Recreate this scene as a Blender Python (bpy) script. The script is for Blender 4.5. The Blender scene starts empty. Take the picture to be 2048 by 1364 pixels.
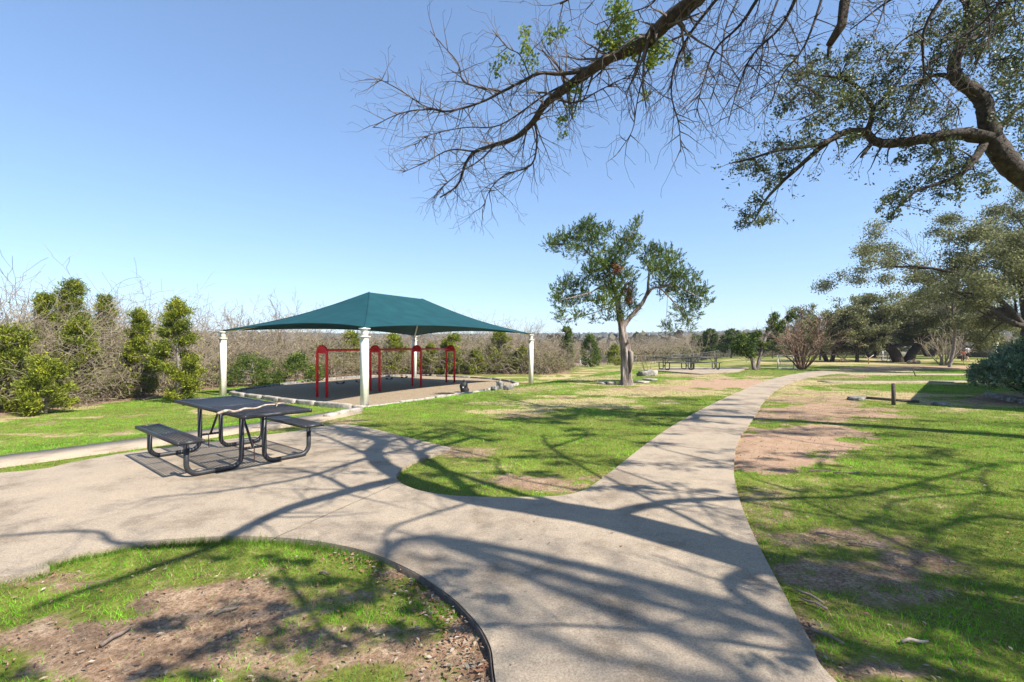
import bpy, math, random
import numpy as np
from mathutils import Vector, geometry

R = random.Random(7)
NR = np.random.default_rng(11)
F = 960.0; HZ = 690.0; CX = 1024.0; CAMZ = 1.6
COL = bpy.context.scene.collection
SUN = Vector((.35, -.25, .45)).normalized()
SX, SY = .35/.45, -.25/.45

# ------------------------------------------------------------------ helpers
def hash2(ix, iy, seed):
    h = (ix.astype(np.int64)*374761393 + iy.astype(np.int64)*668265263 + seed*1442695041) & 0x7fffffff
    h = (h ^ (h >> 13))*1274126177 & 0x7fffffff
    return ((h ^ (h >> 16)) & 0xffff)/65535.0
def vnoise(x, y, seed=0):
    ix = np.floor(x); iy = np.floor(y); fx = x-ix; fy = y-iy
    fx = fx*fx*(3-2*fx); fy = fy*fy*(3-2*fy)
    a = hash2(ix, iy, seed); b = hash2(ix+1, iy, seed); c = hash2(ix, iy+1, seed); d = hash2(ix+1, iy+1, seed)
    return (a*(1-fx)+b*fx)*(1-fy)+(c*(1-fx)+d*fx)*fy
def fbm(x, y, seed=0, o=4):
    s = 0; a = .5; t = 0
    for k in range(o):
        s = s+a*vnoise(x*2**k+k*17.3, y*2**k-k*9.1, seed+k); t += a; a *= .55
    return s/t
def sstep(t):
    t = np.clip(t, 0, 1); return t*t*(3-2*t)

FX, FY = -5.53, 18.0
def terrain(x, y):
    x = np.asarray(x, float); y = np.asarray(y, float)
    u = (x-FX)*.866-(y-FY)*.5
    low = .8*(1-sstep(u/5.4))
    d = np.hypot(x, y)
    z = -low*sstep((d-7.5)/10)*(1-sstep((d-60)/60))
    z = z-.2*sstep((d-30)/30)-1.6*sstep((y-50)/60)*sstep(1.2-x/45)
    z = z-9*sstep((d-130)/250)+ (29+9*fbm(x/260, y/260, 5, 3))*sstep((d-420)/700)*sstep((y+400)/600)
    z = z+.014*(fbm(x*.8, y*.8, 3)-.5)*sstep((d-1)/3)
    m = sstep((d-9)/10)
    z = z+m*.05*(fbm(x*.35, y*.35, 9)-.5)*(u < 14)
    return z
def at(px, py, z=0.0):
    D = (CAMZ-z)*F/(py-HZ); return (px-CX)/F*D, D
def att(px, py):
    z = 0.
    for _ in range(25):
        x, y = at(px, py, z); z = z*.5+.5*float(terrain(x, y))
    return x, y, z
def pp(px, py, D):
    return ((px-CX)/F*D, D, CAMZ-(py-HZ)/F*D)
def cast(px, py, h):
    x, y = at(px, py); return (x+SX*h, y+SY*h, h)
def catmull(P, n=6):
    P = [np.array(p, float) for p in P]; out = []
    Q = [2*P[0]-P[1]]+P+[2*P[-1]-P[-2]]
    for i in range(1, len(Q)-2):
        a, b, c, d = Q[i-1:i+3]
        for k in range(n):
            t = k/n
            out.append(.5*((2*b)+(c-a)*t+(2*a-5*b+4*c-d)*t*t+(3*b-a-3*c+d)*t**3))
    out.append(P[-1]); return out

# ------------------------------------------------------------------ meshes
class MB:
    def __init__(s): s.V = []; s.Q = []; s.T = []; s.n = 0; s.N = []
    def add(s, V, Q=None, T=None):
        V = np.asarray(V, float).reshape(-1, 3)
        if Q is not None and len(Q): s.Q.append(np.asarray(Q, int).reshape(-1, 4)+s.n)
        if T is not None and len(T): s.T.append(np.asarray(T, int).reshape(-1, 3)+s.n)
        s.V.append(V); s.n += len(V)
    def box(s, c, size, rz=0, taper=1.0, top=None):
        x, y, z = [v/2 for v in size]; ca, sa = math.cos(rz), math.sin(rz); V = []
        for k, zz in enumerate((-z, z)):
            t = taper if k else 1
            for (a, b) in ((-x, -y), (x, -y), (x, y), (-x, y)):
                a *= t; b *= t; V.append((c[0]+a*ca-b*sa, c[1]+a*sa+b*ca, c[2]+zz))
        s.add(V, [(3, 2, 1, 0), (4, 5, 6, 7), (0, 1, 5, 4), (1, 2, 6, 5), (2, 3, 7, 6), (3, 0, 4, 7)])
    def bar(s, a, b, w, h):
        a = Vector(a); b = Vector(b); d = (b-a).normalized()
        u = d.cross(Vector((0, 0, 1)));
        if u.length < .01: u = Vector((1, 0, 0))
        u.normalize(); v = u.cross(d); V = []
        for p in (a, b):
            for (i, j) in ((-1, -1), (1, -1), (1, 1), (-1, 1)): V.append(p+u*(w/2*i)+v*(h/2*j))
        s.add([tuple(q) for q in V], [(3, 2, 1, 0), (4, 5, 6, 7), (0, 1, 5, 4), (1, 2, 6, 5), (2, 3, 7, 6), (3, 0, 4, 7)])
    def tube(s, P, rad, sides=8, rough=0, flare=0, caps=True):
        P = [Vector(p) for p in P]; n = len(P)
        if not hasattr(rad, '__len__'): rad = [rad]*n
        u = None; V = []
        for i, p in enumerate(P):
            d = (P[min(i+1, n-1)]-P[max(i-1, 0)]).normalized()
            if u is None:
                u = d.cross(Vector((0, .3, 1)));
                if u.length < .05: u = d.cross(Vector((1, 0, 0)))
            u = (u-d*u.dot(d)).normalized(); v = d.cross(u)
            for k in range(sides):
                a = 2*math.pi*k/sides; rr = rad[i]
                if rough: rr *= 1+rough*(float(vnoise(np.array(k*1.7+.5*i), np.array(i*.6), 3))-.5)*2+rough*.6*math.sin(k*2.4)
                V.append(tuple(p+(u*math.cos(a)+v*math.sin(a))*rr))
        Q = []
        for i in range(n-1):
            for k in range(sides):
                k2 = (k+1) % sides
                Q.append((i*sides+k, i*sides+k2, (i+1)*sides+k2, (i+1)*sides+k))
        T = []
        if caps:
            V += [tuple(P[0]), tuple(P[-1])]; b = n*sides
            for k in range(sides):
                k2 = (k+1) % sides
                T.append((b, k2, k)); T.append((b+1, (n-1)*sides+k, (n-1)*sides+k2))
        s.add(V, Q, T)
    def segs(s, S, sides=3):
        S = np.asarray(S, float)
        if not len(S): return
        a = S[:, 0:3]; ra = S[:, 3]; b = S[:, 4:7]; rb = S[:, 7]
        d = b-a; d /= np.linalg.norm(d, axis=1, keepdims=True)+1e-9
        r = np.tile(np.array([.31, .17, .93]), (len(S), 1)); r[np.abs(d[:, 2]) > .85] = (1, .1, .05)
        u = np.cross(d, r); u /= np.linalg.norm(u, axis=1, keepdims=True)+1e-9; v = np.cross(d, u)
        rings = []
        for base, rr in ((a, ra), (b, rb)):
            for k in range(sides):
                t = 2*math.pi*k/sides
                rings.append(base+(u*math.cos(t)+v*math.sin(t))*rr[:, None])
        V = np.stack(rings, 1).reshape(-1, 3); o = (np.arange(len(S))*2*sides)[:, None]
        Q = [o+np.array([k, (k+1) % sides, sides+(k+1) % sides, sides+k])[None] for k in range(sides)]
        s.add(V, np.concatenate(Q))
    def leaves(s, C, l, w, bias=None, bs=0., seed=0, cup=.0):
        C = np.asarray(C, float); n = len(C)
        if not n: return
        g = np.random.default_rng(seed+n)
        a = g.normal(size=(n, 3))
        if bias is not None: a = a/np.linalg.norm(a, axis=1, keepdims=True)+np.asarray(bias)*bs
        a /= np.linalg.norm(a, axis=1, keepdims=True)
        b = np.cross(a, g.normal(size=(n, 3))); b /= np.linalg.norm(b, axis=1, keepdims=True)+1e-9
        q = g.uniform(.65, 1.35, n)[:, None]
        nn = np.cross(a, b)
        V = np.stack([C-a*l*.5*q, C+b*w*.5*q-a*l*.05+nn*cup*l, C+a*l*.5*q, C-b*w*.5*q-a*l*.05+nn*cup*l], 1).reshape(-1, 3)
        s.add(V, (np.arange(n)*4)[:, None]+np.arange(4)[None])
    def obj(s, name, mat, parent=None, smooth=False, attrs=None):
        me = bpy.data.meshes.new(name)
        V = np.concatenate(s.V) if s.V else np.zeros((0, 3))
        Q = np.concatenate(s.Q) if s.Q else np.zeros((0, 4), int); T = np.concatenate(s.T) if s.T else np.zeros((0, 3), int)
        me.vertices.add(len(V)); me.vertices.foreach_set('co', V.ravel())
        L = np.concatenate([Q.ravel(), T.ravel()]); me.loops.add(len(L)); me.loops.foreach_set('vertex_index', L.astype(np.int32))
        me.polygons.add(len(Q)+len(T))
        st = np.concatenate([np.arange(len(Q))*4, len(Q)*4+np.arange(len(T))*3]).astype(np.int32)
        me.polygons.foreach_set('loop_start', st)
        if smooth: me.polygons.foreach_set('use_smooth', np.ones(len(st), bool))
        me.update(calc_edges=True)
        for k, v in (attrs or {}).items():
            v = np.asarray(v, np.float32)
            if v.ndim == 1:
                at_ = me.attributes.new(k, 'FLOAT', 'POINT'); at_.data.foreach_set('value', v)
            else:
                at_ = me.attributes.new(k, 'FLOAT_COLOR', 'POINT'); at_.data.foreach_set('color', np.concatenate([v, np.ones((len(v), 1), np.float32)], 1).ravel())
        me.materials.append(mat)
        o = bpy.data.objects.new(name, me); COL.objects.link(o)
        if parent is not None:
            o.parent = parent; o.matrix_parent_inverse = Vec2inv(parent)
        return o
def Vec2inv(p):
    from mathutils import Matrix
    return Matrix.Translation(-p.location) if not any(p.rotation_euler) else p.matrix_basis.inverted()
def thing(name, label, cat, loc=(0, 0, 0), group=None):
    o = bpy.data.objects.new(name, None); COL.objects.link(o); o.location = loc; o.empty_display_size = .2
    return tag(o, label, cat, group)
def tag(o, label=None, cat=None, group=None, kind=None):
    if label: o['label'] = label
    if cat: o['category'] = cat
    if group: o['group'] = group
    if kind: o['kind'] = kind
    return o
def copy_tree(o, parent=None):
    c = o.copy(); COL.objects.link(c); c.parent = parent
    if parent is not None: c.matrix_parent_inverse = o.matrix_parent_inverse.copy()
    for ch in [k for k in bpy.data.objects if k.parent == o]: copy_tree(ch, c)
    return c

# ------------------------------------------------------------------ materials
def newmat(name):
    m = bpy.data.materials.new(name); m.use_nodes = True; nt = m.node_tree
    for n in list(nt.nodes): nt.nodes.remove(n)
    return m, nt, nt.nodes, nt.links
def ramp(N, stops):
    r = N.new('ShaderNodeValToRGB'); e = r.color_ramp.elements
    while len(e) < len(stops): e.new(.5)
    for i, (p, c) in enumerate(stops): e[i].position = p; e[i].color = (*c, 1)
    return r
def noise(N, L, co, scale, detail=4, rough=.6):
    n = N.new('ShaderNodeTexNoise'); n.inputs['Scale'].default_value = scale; n.inputs['Detail'].default_value = detail
    n.inputs['Roughness'].default_value = rough
    if co is not None: L.new(co, n.inputs['Vector'])
    return n.outputs['Fac']
def mat_rough(name, stops, scale=8, rough=.8, bump=.3, bscale=40, metal=0, spec=.3, bdist=.01, stretch=None):
    m, nt, N, L = newmat(name)
    tc = N.new('ShaderNodeTexCoord'); co = tc.outputs['Object']
    if stretch:
        mp = N.new('ShaderNodeMapping'); mp.inputs['Scale'].default_value = stretch; L.new(co, mp.inputs['Vector']); co = mp.outputs[0]
    r = ramp(N, stops); L.new(noise(N, L, co, scale), r.inputs[0])
    p = N.new('ShaderNodeBsdfPrincipled'); L.new(r.outputs[0], p.inputs['Base Color'])
    p.inputs['Roughness'].default_value = rough; p.inputs['Metallic'].default_value = metal; p.inputs['Specular IOR Level'].default_value = spec
    if bump:
        b = N.new('ShaderNodeBump'); b.inputs['Strength'].default_value = bump; b.inputs['Distance'].default_value = bdist
        L.new(noise(N, L, co, bscale, 5), b.inputs['Height']); L.new(b.outputs[0], p.inputs['Normal'])
    o = N.new('ShaderNodeOutputMaterial'); L.new(p.outputs[0], o.inputs[0]); return m
def mat_leaf(name, stops, trans=.35, rough=.5, scale=1.2, gloss=.25):
    m, nt, N, L = newmat(name)
    g = N.new('ShaderNodeNewGeometry'); tc = N.new('ShaderNodeTexCoord')
    mx = N.new('ShaderNodeMath'); mx.operation = 'MULTIPLY_ADD'; mx.inputs[1].default_value = .55; L.new(g.outputs['Random Per Island'], mx.inputs[0])
    m2 = N.new('ShaderNodeMath'); m2.operation = 'MULTIPLY_ADD'; m2.inputs[1].default_value = .9; m2.inputs[2].default_value = -.2
    L.new(noise(N, L, tc.outputs['Object'], scale, 2), m2.inputs[0]); L.new(m2.outputs[0], mx.inputs[2])
    r = ramp(N, stops); L.new(mx.outputs[0], r.inputs[0])
    p = N.new('ShaderNodeBsdfPrincipled'); L.new(r.outputs[0], p.inputs['Base Color']); p.inputs['Roughness'].default_value = rough
    p.inputs['Specular IOR Level'].default_value = gloss
    t = N.new('ShaderNodeBsdfTranslucent'); L.new(r.outputs[0], t.inputs[0])
    s = N.new('ShaderNodeMixShader'); s.inputs[0].default_value = trans; L.new(p.outputs[0], s.inputs[1]); L.new(t.outputs[0], s.inputs[2])
    o = N.new('ShaderNodeOutputMaterial'); L.new(s.outputs[0], o.inputs[0]); return m
def mat_attr(name, attr='tone', rough=.6, trans=.3):
    m, nt, N, L = newmat(name)
    a = N.new('ShaderNodeAttribute'); a.attribute_name = attr
    p = N.new('ShaderNodeBsdfPrincipled'); L.new(a.outputs['Color'], p.inputs['Base Color']); p.inputs['Roughness'].default_value = rough
    p.inputs['Specular IOR Level'].default_value = .2
    t = N.new('ShaderNodeBsdfTranslucent'); L.new(a.outputs['Color'], t.inputs[0])
    s = N.new('ShaderNodeMixShader'); s.inputs[0].default_value = trans; L.new(p.outputs[0], s.inputs[1]); L.new(t.outputs[0], s.inputs[2])
    o = N.new('ShaderNodeOutputMaterial'); L.new(s.outputs[0], o.inputs[0]); return m

M = {}
M['bark_dark'] = mat_rough('dark_bark', [(.3, (.022, .017, .013)), (.7, (.10, .078, .06))], 14, .9, 1, 30, bdist=.03)
M['bark_grey'] = mat_rough('grey_bark', [(.3, (.10, .085, .07)), (.7, (.30, .26, .22))], 12, .9, .8, 30, bdist=.02)
M['twig'] = mat_rough('grey_twigs', [(.3, (.04, .033, .027)), (.7, (.17, .14, .115))], 6, .9, 0)
M['brush'] = mat_rough('brush_twigs', [(.25, (.15, .11, .07)), (.5, (.27, .215, .15)), (.75, (.42, .35, .26))], 1.1, .9, 0)
M['myrtle'] = mat_rough('brown_twigs', [(.3, (.12, .075, .05)), (.7, (.26, .17, .12))], 5, .9, 0)
M['cedar_bark'] = mat_rough('stringy_cedar_bark', [(.3, (.06, .045, .036)), (.5, (.19, .15, .125)), (.72, (.44, .38, .33))], 5, .9, 1, 16, stretch=(1.6, 1.6, .22), bdist=.05)
M['oak_leaf'] = mat_leaf('live_oak_leaf', [(.1, (.035, .05, .018)), (.5, (.085, .11, .035)), (.85, (.2, .21, .06))], .38, .45, 1.0, .4)
M['oak_far'] = mat_leaf('far_oak_leaf', [(.1, (.055, .065, .025)), (.5, (.15, .16, .065)), (.9, (.38, .36, .16))], .35, .6, .8)
M['new_leaf'] = mat_leaf('yellow_green_leaf', [(.1, (.10, .15, .02)), (.6, (.22, .30, .04)), (.9, (.36, .36, .06))], .5, .5, 1.5)
M['cedar'] = mat_leaf('juniper_leaf', [(.1, (.02, .042, .010)), (.5, (.068, .115, .016)), (.9, (.22, .26, .035))], .3, .6, 1.2)
M['cedar_y'] = mat_leaf('yellow_juniper_leaf', [(.1, (.03, .048, .007)), (.5, (.13, .165, .014)), (.9, (.38, .38, .032))], .25, .6, .9)
M['cedar_dead'] = mat_leaf('rust_juniper_leaf', [(.1, (.16, .06, .03)), (.9, (.38, .17, .09))], .2, .7)
M['bush'] = mat_leaf('blue_green_leaf', [(.1, (.035, .07, .038)), (.5, (.11, .18, .10)), (.9, (.36, .44, .27))], .25, .45, 2.5)
M['bush_y'] = mat_leaf('pale_green_leaf', [(.1, (.15, .2, .05)), (.9, (.38, .42, .14))], .3, .5, 2.5)
M['under'] = mat_leaf('undergrowth_leaf', [(.15, (.028, .028, .01)), (.45, (.08, .075, .022)), (.62, (.13, .14, .028)), (.8, (.28, .29, .045))], .2, .8, .45)
M['blade'] = mat_attr('grass_blade')
M['litter'] = mat_attr('fallen_leaf', trans=.12, rough=.7)
M['black_metal'] = mat_rough('black_coated_metal', [(.3, (.018, .018, .02)), (.7, (.035, .035, .038))], 20, .45, .15, 120, spec=.4, bdist=.002)
M['red_metal'] = mat_rough('red_painted_steel', [(.3, (.66, .012, .018)), (.7, (.78, .022, .03))], 6, .35, 0, spec=.5)
M['white_post'] = mat_rough('cream_painted_steel', [(.3, (.62, .58, .46)), (.6, (.78, .75, .64)), (.8, (.82, .80, .72))], 2.5, .5, .05, 20)
M['white_metal'] = mat_rough('white_painted_tube', [(.3, (.6, .6, .6)), (.7, (.8, .8, .8))], 6, .5, 0)
M['stone'] = mat_rough('limestone', [(.25, (.15, .125, .10)), (.5, (.33, .29, .24)), (.75, (.52, .47, .40))], 5, .9, .8, 18, bdist=.03)
M['grey_stone'] = mat_rough('grey_stone', [(.25, (.07, .07, .06)), (.5, (.18, .17, .15)), (.75, (.42, .40, .37))], 7, .9, .8, 18, bdist=.03)
M['gravel'] = mat_rough('pea_gravel', [(.25, (.14, .10, .06)), (.5, (.29, .22, .14)), (.75, (.47, .37, .26))], 22, .95, 1, 60, bdist=.03)
M['rubber'] = mat_rough('black_rubber', [(.3, (.012, .012, .012)), (.7, (.03, .03, .03))], 9, .6, .1, 50)
M['dark_wood'] = mat_rough('weathered_wood', [(.3, (.05, .04, .032)), (.7, (.13, .105, .085))], 10, .9, .5, 40)
M['log'] = mat_rough('cut_log', [(.3, (.25, .17, .10)), (.7, (.5, .38, .26))], 8, .9, .5, 40)
M['stick'] = mat_rough('peeled_stick', [(.3, (.24, .17, .12)), (.6, (.5, .4, .31)), (.8, (.62, .54, .45))], 14, .8, .5, 60)
M['stickd'] = mat_rough('dead_stick', [(.3, (.09, .065, .05)), (.7, (.26, .2, .16))], 14, .9, .5, 60)
M['rust'] = mat_rough('rusty_chain', [(.3, (.12, .05, .03)), (.7, (.3, .14, .08))], 40, .8, 0)
M['roofgrey'] = mat_rough('grey_roof', [(.3, (.10, .11, .13)), (.7, (.17, .18, .2))], 3, .8, 0)
M['walltan'] = mat_rough('tan_siding', [(.3, (.28, .25, .22)), (.7, (.38, .34, .3))], 3, .8, 0)
M['skin'] = mat_rough('skin', [(.3, (.45, .26, .19)), (.7, (.55, .34, .25))], 6, .6, 0)
M['redcloth'] = mat_rough('red_cloth', [(.3, (.45, .06, .05)), (.7, (.55, .10, .08))], 6, .9, 0)
M['blackcloth'] = mat_rough('black_cloth', [(.3, (.012, .012, .016)), (.7, (.03, .03, .035))], 6, .9, 0)
M['greycloth'] = mat_rough('grey_cloth', [(.3, (.35, .36, .42)), (.7, (.6, .6, .65))], 16, .9, 0)
M['hair'] = mat_rough('brown_hair', [(.3, (.03, .018, .012)), (.7, (.08, .05, .03))], 16, .8, 0)
M['glass'] = mat_rough('dark_window', [(.3, (.03, .04, .05)), (.7, (.06, .07, .08))], 2, .1, 0, spec=.8)
M['hillwood'] = mat_leaf('far_wood', [(.1, (.05, .055, .035)), (.5, (.10, .095, .06)), (.9, (.19, .165, .12))], .1, .9, .01)

def mat_fabric():
    m, nt, N, L = newmat('teal_shade_cloth'); tc = N.new('ShaderNodeTexCoord')
    r = ramp(N, [(.3, (.004, .042, .050)), (.7, (.007, .062, .072))]); L.new(noise(N, L, tc.outputs['Object'], 1.4, 3), r.inputs[0])
    p = N.new('ShaderNodeBsdfPrincipled'); L.new(r.outputs[0], p.inputs['Base Color']); p.inputs['Roughness'].default_value = .75
    p.inputs['Specular IOR Level'].default_value = .25
    w = N.new('ShaderNodeTexWave'); w.inputs['Scale'].default_value = 5; w.inputs['Distortion'].default_value = 1.2; L.new(tc.outputs['Object'], w.inputs['Vector'])
    b = N.new('ShaderNodeBump'); b.inputs['Strength'].default_value = .12; b.inputs['Distance'].default_value = .02; L.new(w.outputs['Fac'], b.inputs['Height']); L.new(b.outputs[0], p.inputs['Normal'])
    t = N.new('ShaderNodeBsdfTranslucent'); t.inputs[0].default_value = (.01, .05, .05, 1)
    s = N.new('ShaderNodeMixShader'); s.inputs[0].default_value = .08; L.new(p.outputs[0], s.inputs[1]); L.new(t.outputs[0], s.inputs[2])
    o = N.new('ShaderNodeOutputMaterial'); L.new(s.outputs[0], o.inputs[0]); return m
M['fabric'] = mat_fabric()

def mat_concrete():
    m, nt, N, L = newmat('aggregate_concrete'); tc = N.new('ShaderNodeTexCoord'); co = tc.outputs['Object']
    r1 = ramp(N, [(.3, (.185, .14, .095)), (.5, (.305, .245, .178)), (.7, (.43, .355, .27))]); L.new(noise(N, L, co, 95, 4, .8), r1.inputs[0])
    r2 = ramp(N, [(.36, (.66, .64, .61)), (.5, (1, 1, 1)), (.66, (1.14, 1.12, 1.07))]); L.new(noise(N, L, co, 1.3, 8, .72), r2.inputs[0])
    mx = N.new('ShaderNodeMix'); mx.data_type = 'RGBA'; mx.blend_type = 'MULTIPLY'; mx.inputs[0].default_value = 1
    L.new(r1.outputs[0], mx.inputs[6]); L.new(r2.outputs[0], mx.inputs[7])
    v = N.new('ShaderNodeTexVoronoi'); v.inputs['Scale'].default_value = 5.5; L.new(co, v.inputs['Vector'])
    r3 = ramp(N, [(.035, (.42, .36, .28)), (.08, (1, 1, 1))]); L.new(v.outputs['Distance'], r3.inputs[0])
    m3 = N.new('ShaderNodeMix'); m3.data_type = 'RGBA'; m3.blend_type = 'MULTIPLY'; L.new(mx.outputs[2], m3.inputs[6]); L.new(r3.outputs[0], m3.inputs[7])
    L.new(noise(N, L, co, 3.1, 2), m3.inputs[0])
    p = N.new('ShaderNodeBsdfPrincipled'); L.new(m3.outputs[2], p.inputs['Base Color']); p.inputs['Roughness'].default_value = .88; p.inputs['Specular IOR Level'].default_value = .25
    b = N.new('ShaderNodeBump'); b.inputs['Strength'].default_value = .6; b.inputs['Distance'].default_value = .006; L.new(noise(N, L, co, 90, 4, .7), b.inputs['Height']); L.new(b.outputs[0], p.inputs['Normal'])
    o = N.new('ShaderNodeOutputMaterial'); L.new(p.outputs[0], o.inputs[0]); return m
M['concrete'] = mat_concrete()

def mat_ground():
    m, nt, N, L = newmat('lawn_and_soil'); tc = N.new('ShaderNodeTexCoord'); co = tc.outputs['Object']
    def attr(n):
        a = N.new('ShaderNodeAttribute'); a.attribute_name = n; return a.outputs['Fac']
    def mixc(f, a, b, bt='MIX'):
        x = N.new('ShaderNodeMix'); x.data_type = 'RGBA'; x.blend_type = bt
        if hasattr(f, 'links') or not isinstance(f, (int, float)): L.new(f, x.inputs[0])
        else: x.inputs[0].default_value = f
        L.new(a, x.inputs[6]); L.new(b, x.inputs[7]); return x.outputs[2]
    g = ramp(N, [(.3, (.10, .085, .035)), (.48, (.15, .17, .03)), (.72, (.23, .26, .05))]); L.new(noise(N, L, co, 2.2, 8, .75), g.inputs[0])
    gf = ramp(N, [(.35, (.6, .6, .6)), (.65, (1.25, 1.25, 1.2))]); L.new(noise(N, L, co, 26, 4, .8), gf.inputs[0])
    g2 = mixc(1., g.outputs[0], gf.outputs[0], 'MULTIPLY')
    st = ramp(N, [(.3, (.24, .19, .08)), (.7, (.50, .39, .21))]); L.new(noise(N, L, co, 9, 6, .7), st.inputs[0])
    d = ramp(N, [(.3, (.16, .10, .06)), (.5, (.31, .205, .13)), (.72, (.50, .37, .25))]); L.new(noise(N, L, co, 5, 9, .75), d.inputs[0])
    df = ramp(N, [(.38, (.5, .47, .45)), (.55, (1, 1, 1)), (.7, (1.3, 1.3, 1.3))]); L.new(noise(N, L, co, 45, 4, .8), df.inputs[0])
    d2 = mixc(1., d.outputs[0], df.outputs[0], 'MULTIPLY')
    pk = ramp(N, [(.3, (.27, .165, .10)), (.7, (.43, .295, .20))]); L.new(noise(N, L, co, 4, 8, .7), pk.inputs[0])
    def edge(a, sc):
        s = N.new('ShaderNodeMath'); s.operation = 'MULTIPLY_ADD'; s.inputs[1].default_value = 1.3; s.inputs[2].default_value = -.65; L.new(noise(N, L, co, sc, 6, .75), s.inputs[0])
        t = N.new('ShaderNodeMath'); t.operation = 'ADD'; L.new(s.outputs[0], t.inputs[0]); L.new(a, t.inputs[1])
        r = N.new('ShaderNodeMapRange'); r.inputs[1].default_value = .35; r.inputs[2].default_value = .6; L.new(t.outputs[0], r.inputs[0]); return r.outputs[0]
    c = mixc(edge(attr('straw'), 5), g2, st.outputs[0])
    d3 = mixc(attr('pink'), d2, pk.outputs[0])
    c = mixc(edge(attr('bare'), 7), c, d3)
    wd = ramp(N, [(.35, (.10, .09, .055)), (.65, (.19, .16, .11))]); L.new(noise(N, L, co, .02, 8, .8), wd.inputs[0])
    c = mixc(attr('wood'), c, wd.outputs[0])
    p = N.new('ShaderNodeBsdfPrincipled'); L.new(c, p.inputs['Base Color']); p.inputs['Roughness'].default_value = .95; p.inputs['Specular IOR Level'].default_value = .1
    b = N.new('ShaderNodeBump'); b.inputs['Strength'].default_value = .8; b.inputs['Distance'].default_value = .02; L.new(noise(N, L, co, 35, 6, .8), b.inputs['Height']); L.new(b.outputs[0], p.inputs['Normal'])
    o = N.new('ShaderNodeOutputMaterial'); L.new(p.outputs[0], o.inputs[0]); return m
M['ground'] = mat_ground()

# ------------------------------------------------------------------ slabs
def W(pts, z=0): return [at(a, b, z) for a, b in pts]
top = [(-9.5, 5.2)]+W([(0, 950), (150, 927), (260, 908), (430, 885), (600, 864), (650, 854), (690, 851), (740, 859), (820, 879), (903, 899)])
inner = W([(903, 901), (865, 913), (820, 930), (795, 950), (797, 966), (830, 983), (880, 993), (940, 998), (1050, 999), (1120, 996), (1165, 986), (1195, 968), (1240, 933), (1290, 893), (1350, 851), (1420, 812), (1480, 784), (1540, 760), (1600, 747), (1645, 742.5)])
right = W([(1690, 745), (1612, 757), (1568, 772), (1533, 798), (1507, 838), (1478, 880), (1468, 935), (1474, 985), (1500, 1060), (1560, 1180), (1620, 1290), (1662, 1364)])+[(1.62, 1.7), (1.9, .6), (2.3, -1.5), (2.6, -8)]
isl = [(.2, -8), (.2, -1.5), (.12, .8), (.0, 1.7)]+W([(990, 1364), (980, 1300), (950, 1250), (900, 1200), (830, 1152), (740, 1112), (640, 1090), (530, 1080), (420, 1080), (300, 1089), (200, 1105), (100, 1130), (0, 1162)])+[(-6, 2.6), (-9.5, 2.0)]
C2 = lambda P, n=5: [tuple(p) for p in catmull(P, n)]
plaza = C2(top)+C2(inner)[1:]+C2(right)+C2(isl)
def slab(name, poly, z, mat, thick=.12):
    polyz = [(p[0], p[1], z(p[0], p[1]) if callable(z) else z) for p in poly]
    tri = geometry.tessellate_polygon([[Vector((p[0], p[1], 0)) for p in polyz]])
    b = MB(); n = len(polyz)
    T = []
    for t in tri:
        a, c, d = [Vector(polyz[i][:2]) for i in t]
        T.append(t if (c-a).cross(d-a) > 0 else (t[0], t[2], t[1]))
    b.add(polyz, None, T)
    lo = [(x, y, zz-thick) for x, y, zz in polyz]
    b.add(polyz+lo, [(i, (i+1) % n, n+(i+1) % n, n+i) for i in range(n)])
    o = b.obj(name, mat); return tag(o, kind='structure')
SL = .028
tag(slab('concrete_plaza', plaza, SL, M['concrete']), 'tan aggregate concrete plaza narrowing into the winding walkway')
def strip(name, L, w, dz, mat, lab, zf=None):
    P = catmull([np.array(p[:2]) for p in L], 6); b = MB(); V = []
    for i, p in enumerate(P):
        d = P[min(i+1, len(P)-1)]-P[max(i-1, 0)]; d /= np.linalg.norm(d); nrm = np.array([-d[1], d[0]])
        for s in (-1, 1):
            q = p+nrm*w/2*s; z = float(terrain(*q))+dz; V += [(q[0], q[1], z), (q[0], q[1], z-.12)]
    Q = []
    for i in range(len(P)-1):
        a = i*4; c = a+4; Q += [(a, c, c+2, a+2), (a+1, c+1, c, a), (a+2, c+2, c+3, a+3)]
    Q += [(0, 2, 3, 1)]; e = (len(P)-1)*4; Q += [(e+2, e, e+1, e+3)]
    b.add(V, Q); return tag(b.obj(name, mat), lab, kind='structure')
strip('concrete_path', [att(-420, 1005), att(-200, 957), att(-90, 938), att(0, 925), att(150, 905), att(300, 885), att(450, 863), att(580, 846), att(648, 834), att(690, 826)], .95, .035, M['concrete'], 'narrow concrete path passing behind the near picnic table')
strip('side_path', [(17.2, 27.6), (19.5, 26.9), (23, 26.5), (30, 26.6), (45, 28)], 1.5, .03, M['concrete'], 'concrete path turning right from the end of the walkway')
strip('kerb_path', [(13.4, 20.75), (16, 20.7), (20, 20.9), (30, 21.6)], .75, .035, M['concrete'], 'thin pale concrete strip crossing the right lawn')

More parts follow.
